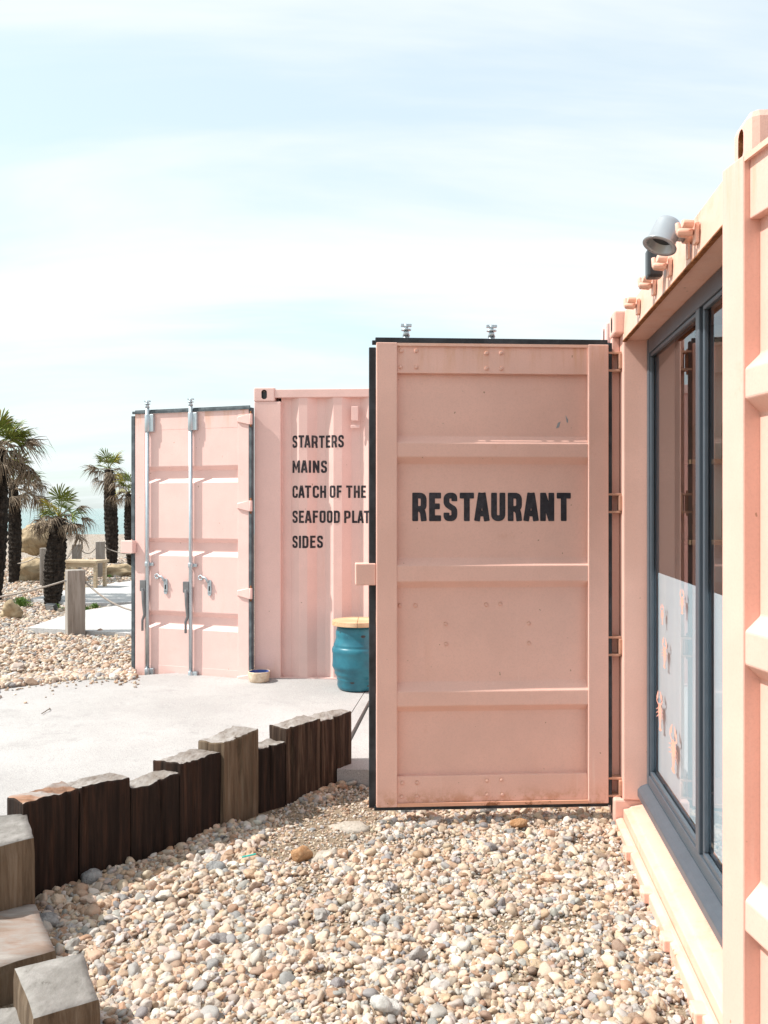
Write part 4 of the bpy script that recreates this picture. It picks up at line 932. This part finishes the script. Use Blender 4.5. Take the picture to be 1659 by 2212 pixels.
# bench
q = P(180, 1276, BACK); Bn = empty('bench', Matrix.Translation((q.x - .02, q.y, BACK)) @ Matrix.Rotation(R(-14), 4, 'Z'), 'small pale wooden bench standing on the path behind the post', 'bench')
for k_ in range(4):
    mb = MB(); mb.box(-.36, .36, -.12 + k_ * .105, -.12 + k_ * .105 + .1, .50, .545); obj('plank', mb, 'table_wood', Bn, .003)
for x in (-.31, .27):
    for y in (-.08, .22): mb = MB(); mb.box(x, x + .055, y, y + .055, 0, .50); obj('leg', mb, 'table_wood', Bn, .003)
mb = MB(); mb.box(-.30, .30, -.07, -.045, .42, .499); obj('apron', mb, 'table_wood', Bn)
def brock(px, py, wpx, hpx, label, seed, dy=0):
    q = P(px, py, BACK); k_ = q.y / F; rock('boulder', (q.x, q.y + .2 + dy, BACK + hpx * k_ * .45), (wpx * k_ * 1.05, wpx * k_ * .8, hpx * k_ * 1.15), 'boulder', label, 'boulder', seed, 4, .3, group='sandstone boulders')
brock(52, 1256, 76, 46, 'lower grey-tan boulder under the big yellow one', 31)
q = P(57, 1256, BACK); rock('boulder', (q.x, q.y + .55, BACK + .83), (.86, .7, .66), 'boulder', 'big yellow sandstone boulder resting on the lower ones at left', 'boulder', 37, 4, .25, group='sandstone boulders')
brock(12, 1342, 44, 40, 'small rounded rock at the left edge beside the green weed', 41)
brock(253, 1248, 66, 28, 'flat dark boulder behind the right-hand palm', 45)
brock(130, 1262, 44, 40, 'boulder half hidden behind the small palm trunk', 48, .3)
# weeds
def weed(px, py, rpx, label, seed, n=260):
    q = P(px, py, BACK); k_ = q.y / F; r = random.Random(seed); mb = MB(); rad = rpx * k_
    for i in range(n):
        a = r.uniform(0, 6.28); el = r.uniform(.25, 1.5); d = Vector((math.cos(a) * math.cos(el), math.sin(a) * math.cos(el), math.sin(el) * .85)) * rad * r.uniform(.35, 1)
        t = Vector((-math.sin(a), math.cos(a), r.uniform(-.4, .4))).normalized() * .012; l_ = Vector((r.uniform(-1, 1), r.uniform(-1, 1), r.uniform(.2, 1))).normalized() * .035
        mb.add([d - t, d + t, d + l_ + t * .3, d + l_ - t * .3], [(0, 1, 2, 3)])
    root = empty('weed', Matrix.Translation((q.x, q.y, BACK)), label, 'weed', 'green weeds in the shingle'); obj('foliage', mb, 'weed', root, recalc=False)
    mb = MB()
    for i in range(14):
        a = r.uniform(0, 6.28); mb.tube([(0, 0, -.02), (math.cos(a) * rad * .4, math.sin(a) * rad * .4, rad * r.uniform(.4, .8))], .004, 4)
    obj('stem', mb, 'weed', root, recalc=False)
weed(46, 1314, 27, 'bushy bright green weed at left beside the small rock', 3, 520); weed(122, 1319, 14, 'low weed at the foot of the small palm', 4, 160)
weed(184, 1320, 12, 'sparse weed just right of the nearest timber post', 5, 130); weed(205, 1316, 13, 'low weed at the edge of the near path, right of the post', 6, 170); weed(236, 1250, 9, 'tiny weed by the flat dark boulder', 7, 90)
q = P(112, 1322, BACK); FL = empty('floodlight', Matrix.Translation((q.x, q.y, BACK + .05)) @ Euler((R(25), 0, R(-25))).to_matrix().to_4x4(), 'small black ground floodlight tilted at the foot of the small palm', 'floodlight')
mb = MB(); mb.box(-.09, .09, -.03, .03, -.05, .07); obj('lamp_housing', mb, 'bplast', FL, .006); mb = MB(); mb.box(-.075, .075, -.034, -.031, -.035, .055); obj('lamp_lens', mb, 'silver', FL)
mb = MB(); mb.box(-.1, -.092, -.01, .01, -.08, .01); mb.box(.092, .1, -.01, .01, -.08, .01); obj('bracket', mb, 'dsteel', FL)

# ------------------------------------------------------------ palms
def frond_mesh(kind, seed, n=22, droop=.35, curl=0):
    r = random.Random(seed); mb = MB(); pl = r.uniform(.42, .55)
    mb.tube([(0, 0, 0), (pl * .5, 0, .03), (pl, 0, -.02 - droop * .05)], [.018, .012, .009], 5)
    tip = Vector((pl, 0, -.02 - droop * .05))
    for i in range(n):
        a = R(-100 + 200 * i / (n - 1)) + r.uniform(-.06, .06); ln = r.uniform(.40, .56) * (1 - .25 * abs(a) / 1.8)
        if kind == 'dead': ln *= r.uniform(.55, 1.05); a *= .75
        d = Vector((math.cos(a), math.sin(a), r.uniform(-.1, .12))).normalized(); s = Vector((-d.y, d.x, 0)).normalized(); wd = .017 if kind != 'dead' else .012
        p0 = tip; p1_ = tip + d * ln * .55 + Vector((0, 0, -droop * .06)); p2_ = tip + d * ln * .85 + Vector((0, 0, -droop * .22 * r.uniform(.5, 1.3))); p3_ = tip + d * ln + Vector((0, 0, -droop * .42 * r.uniform(.6, 1.8)))
        fz = Vector((0, 0, .008))
        mb.add([p0 - s * .004, p0 + s * .004, p1_ + s * wd + fz, p1_ - s * wd + fz, p2_ + s * wd * .8, p2_ - s * wd * .8, p3_, p1_ - fz * .5, p0], [(0, 8, 7, 3), (8, 1, 2, 7), (3, 7, 2, 4, 5), (5, 4, 6)], 1 if (kind == 'green' and r.random() < .12) else 0)
    mats = {'green': ('leaf_green', 'leaf_dead'), 'yellow': ('leaf_yellow', 'leaf_green'), 'dead': ('leaf_dead', 'leaf_yellow')}[kind]
    me = bpy.data.meshes.new('frond'); me.from_pydata(mb.v, [], mb.f)
    for k_ in mats: me.materials.append(M[k_])
    me.polygons.foreach_set('material_index', mb.mi); return me
FR = {'green': [frond_mesh('green', s, 22, .25) for s in (1, 2, 3)], 'yellow': [frond_mesh('yellow', s, 18, .4) for s in (4, 5)], 'dead': [frond_mesh('dead', s, 24, .7) for s in (6, 7, 8, 9)]}
def palm(px, py_base, py_crown, wpx, rad, label, seed, ng=11, nd=20, wind=.25, Y=None):
    q = P(px, py_base, BACK) if Y is None else Vector(((px - CX) * Y / F, Y, BACK)); k_ = q.y / F
    H = EYE + (HY - py_crown) * k_ - BACK; r0 = wpx * k_ / 2; r = random.Random(seed)
    root = empty('palm_tree', Matrix.Translation((q.x, q.y, BACK)), label, 'palm tree', 'windswept fan palms')
    mb = MB(); nz_, nn_ = 46, 16; vs_ = []
    for i in range(nz_ + 1):
        t = i / nz_; rr = r0 * (.80 + .32 * math.sin(math.pi * min(1, t * 1.05)) * .9) * (1 - .25 * max(0, t - .8) * 3)
        for k in range(nn_):
            a = 2 * math.pi * k / nn_; jag = (1 + .10 * (i % 2) + .14 * noise.noise(Vector((math.cos(a) * 3, math.sin(a) * 3, i * .8 + seed)))); vs_.append((rr * jag * math.cos(a) + .05 * math.sin(t * 2.5 + seed), rr * jag * math.sin(a), H * t - .05))
    mb.add(vs_, [(i * nn_ + k, i * nn_ + (k + 1) % nn_, (i + 1) * nn_ + (k + 1) % nn_, (i + 1) * nn_ + k) for i in range(nz_) for k in range(nn_)])
    for i in range(420):      # fibrous stubs
        t = r.random(); a = r.uniform(0, 6.28); rr = r0 * (.85 + .3 * math.sin(math.pi * t)); c0 = Vector((rr * math.cos(a) + .05 * math.sin(t * 2.5 + seed), rr * math.sin(a), H * t)); o_ = Vector((math.cos(a), math.sin(a), r.uniform(-.6, .8))) * r0 * r.uniform(.15, .38); s = Vector((-math.sin(a), math.cos(a), 0)) * r0 * .10
        mb.add([c0 - s, c0 + s, c0 + o_], [(0, 1, 2)])
    obj('trunk', mb, 'ptrunk', root, recalc=False)
    top = Vector((.05 * math.sin(2.5 + seed), 0, H))
    for i in range(ng + nd):
        g_ = i < ng; kind = ('yellow' if r.random() < .22 else 'green') if g_ else 'dead'
        az = i * 2.39996 + r.uniform(-.3, .3); el = r.uniform(.35, 1.3) if g_ else r.uniform(-.55, .55)
        o = bpy.data.objects.new('frond', r.choice(FR[kind])); C.objects.link(o); o.parent = root; s = rad * (r.uniform(.62, .85) if g_ else r.uniform(.65, 1.05))
        d = Vector((math.cos(az) * math.cos(el) + wind * .5, math.sin(az) * math.cos(el), math.sin(el))).normalized()
        qz = d.to_track_quat('X', 'Z'); o.matrix_basis = Matrix.Translation(top + Vector((0, 0, -r.uniform(0, .12) if g_ else -r.uniform(.02, .22) * rad))) @ qz.to_matrix().to_4x4() @ Matrix.Rotation(r.uniform(-.5, .5), 4, 'X') @ Matrix.Diagonal((s, s, s, 1))
    return root
palm(121, 1308, 1112, 38, .64, 'short stout fan palm with a wide flat crown in front of the boulders', 11, 11, 20, .1)
palm(-14, 1300, 962, 44, .98, 'tall dark fan palm cut off by the left edge of the picture', 12, 12, 24, .6)
palm(27, 1240, 1035, 24, .95, 'slimmer fan palm standing just behind the tall one at the left edge', 13, 4, 20, .6, Y=17.5)
palm(238, 1220, 1010, 25, .85, 'slender fan palm with sparse windblown crown by the flat boulder', 14, 8, 12, -.1)
palm(284, 1240, 1062, 22, .7, 'fan palm half hidden behind the edge of the far container door', 15, 7, 14, .0, Y=20.5)
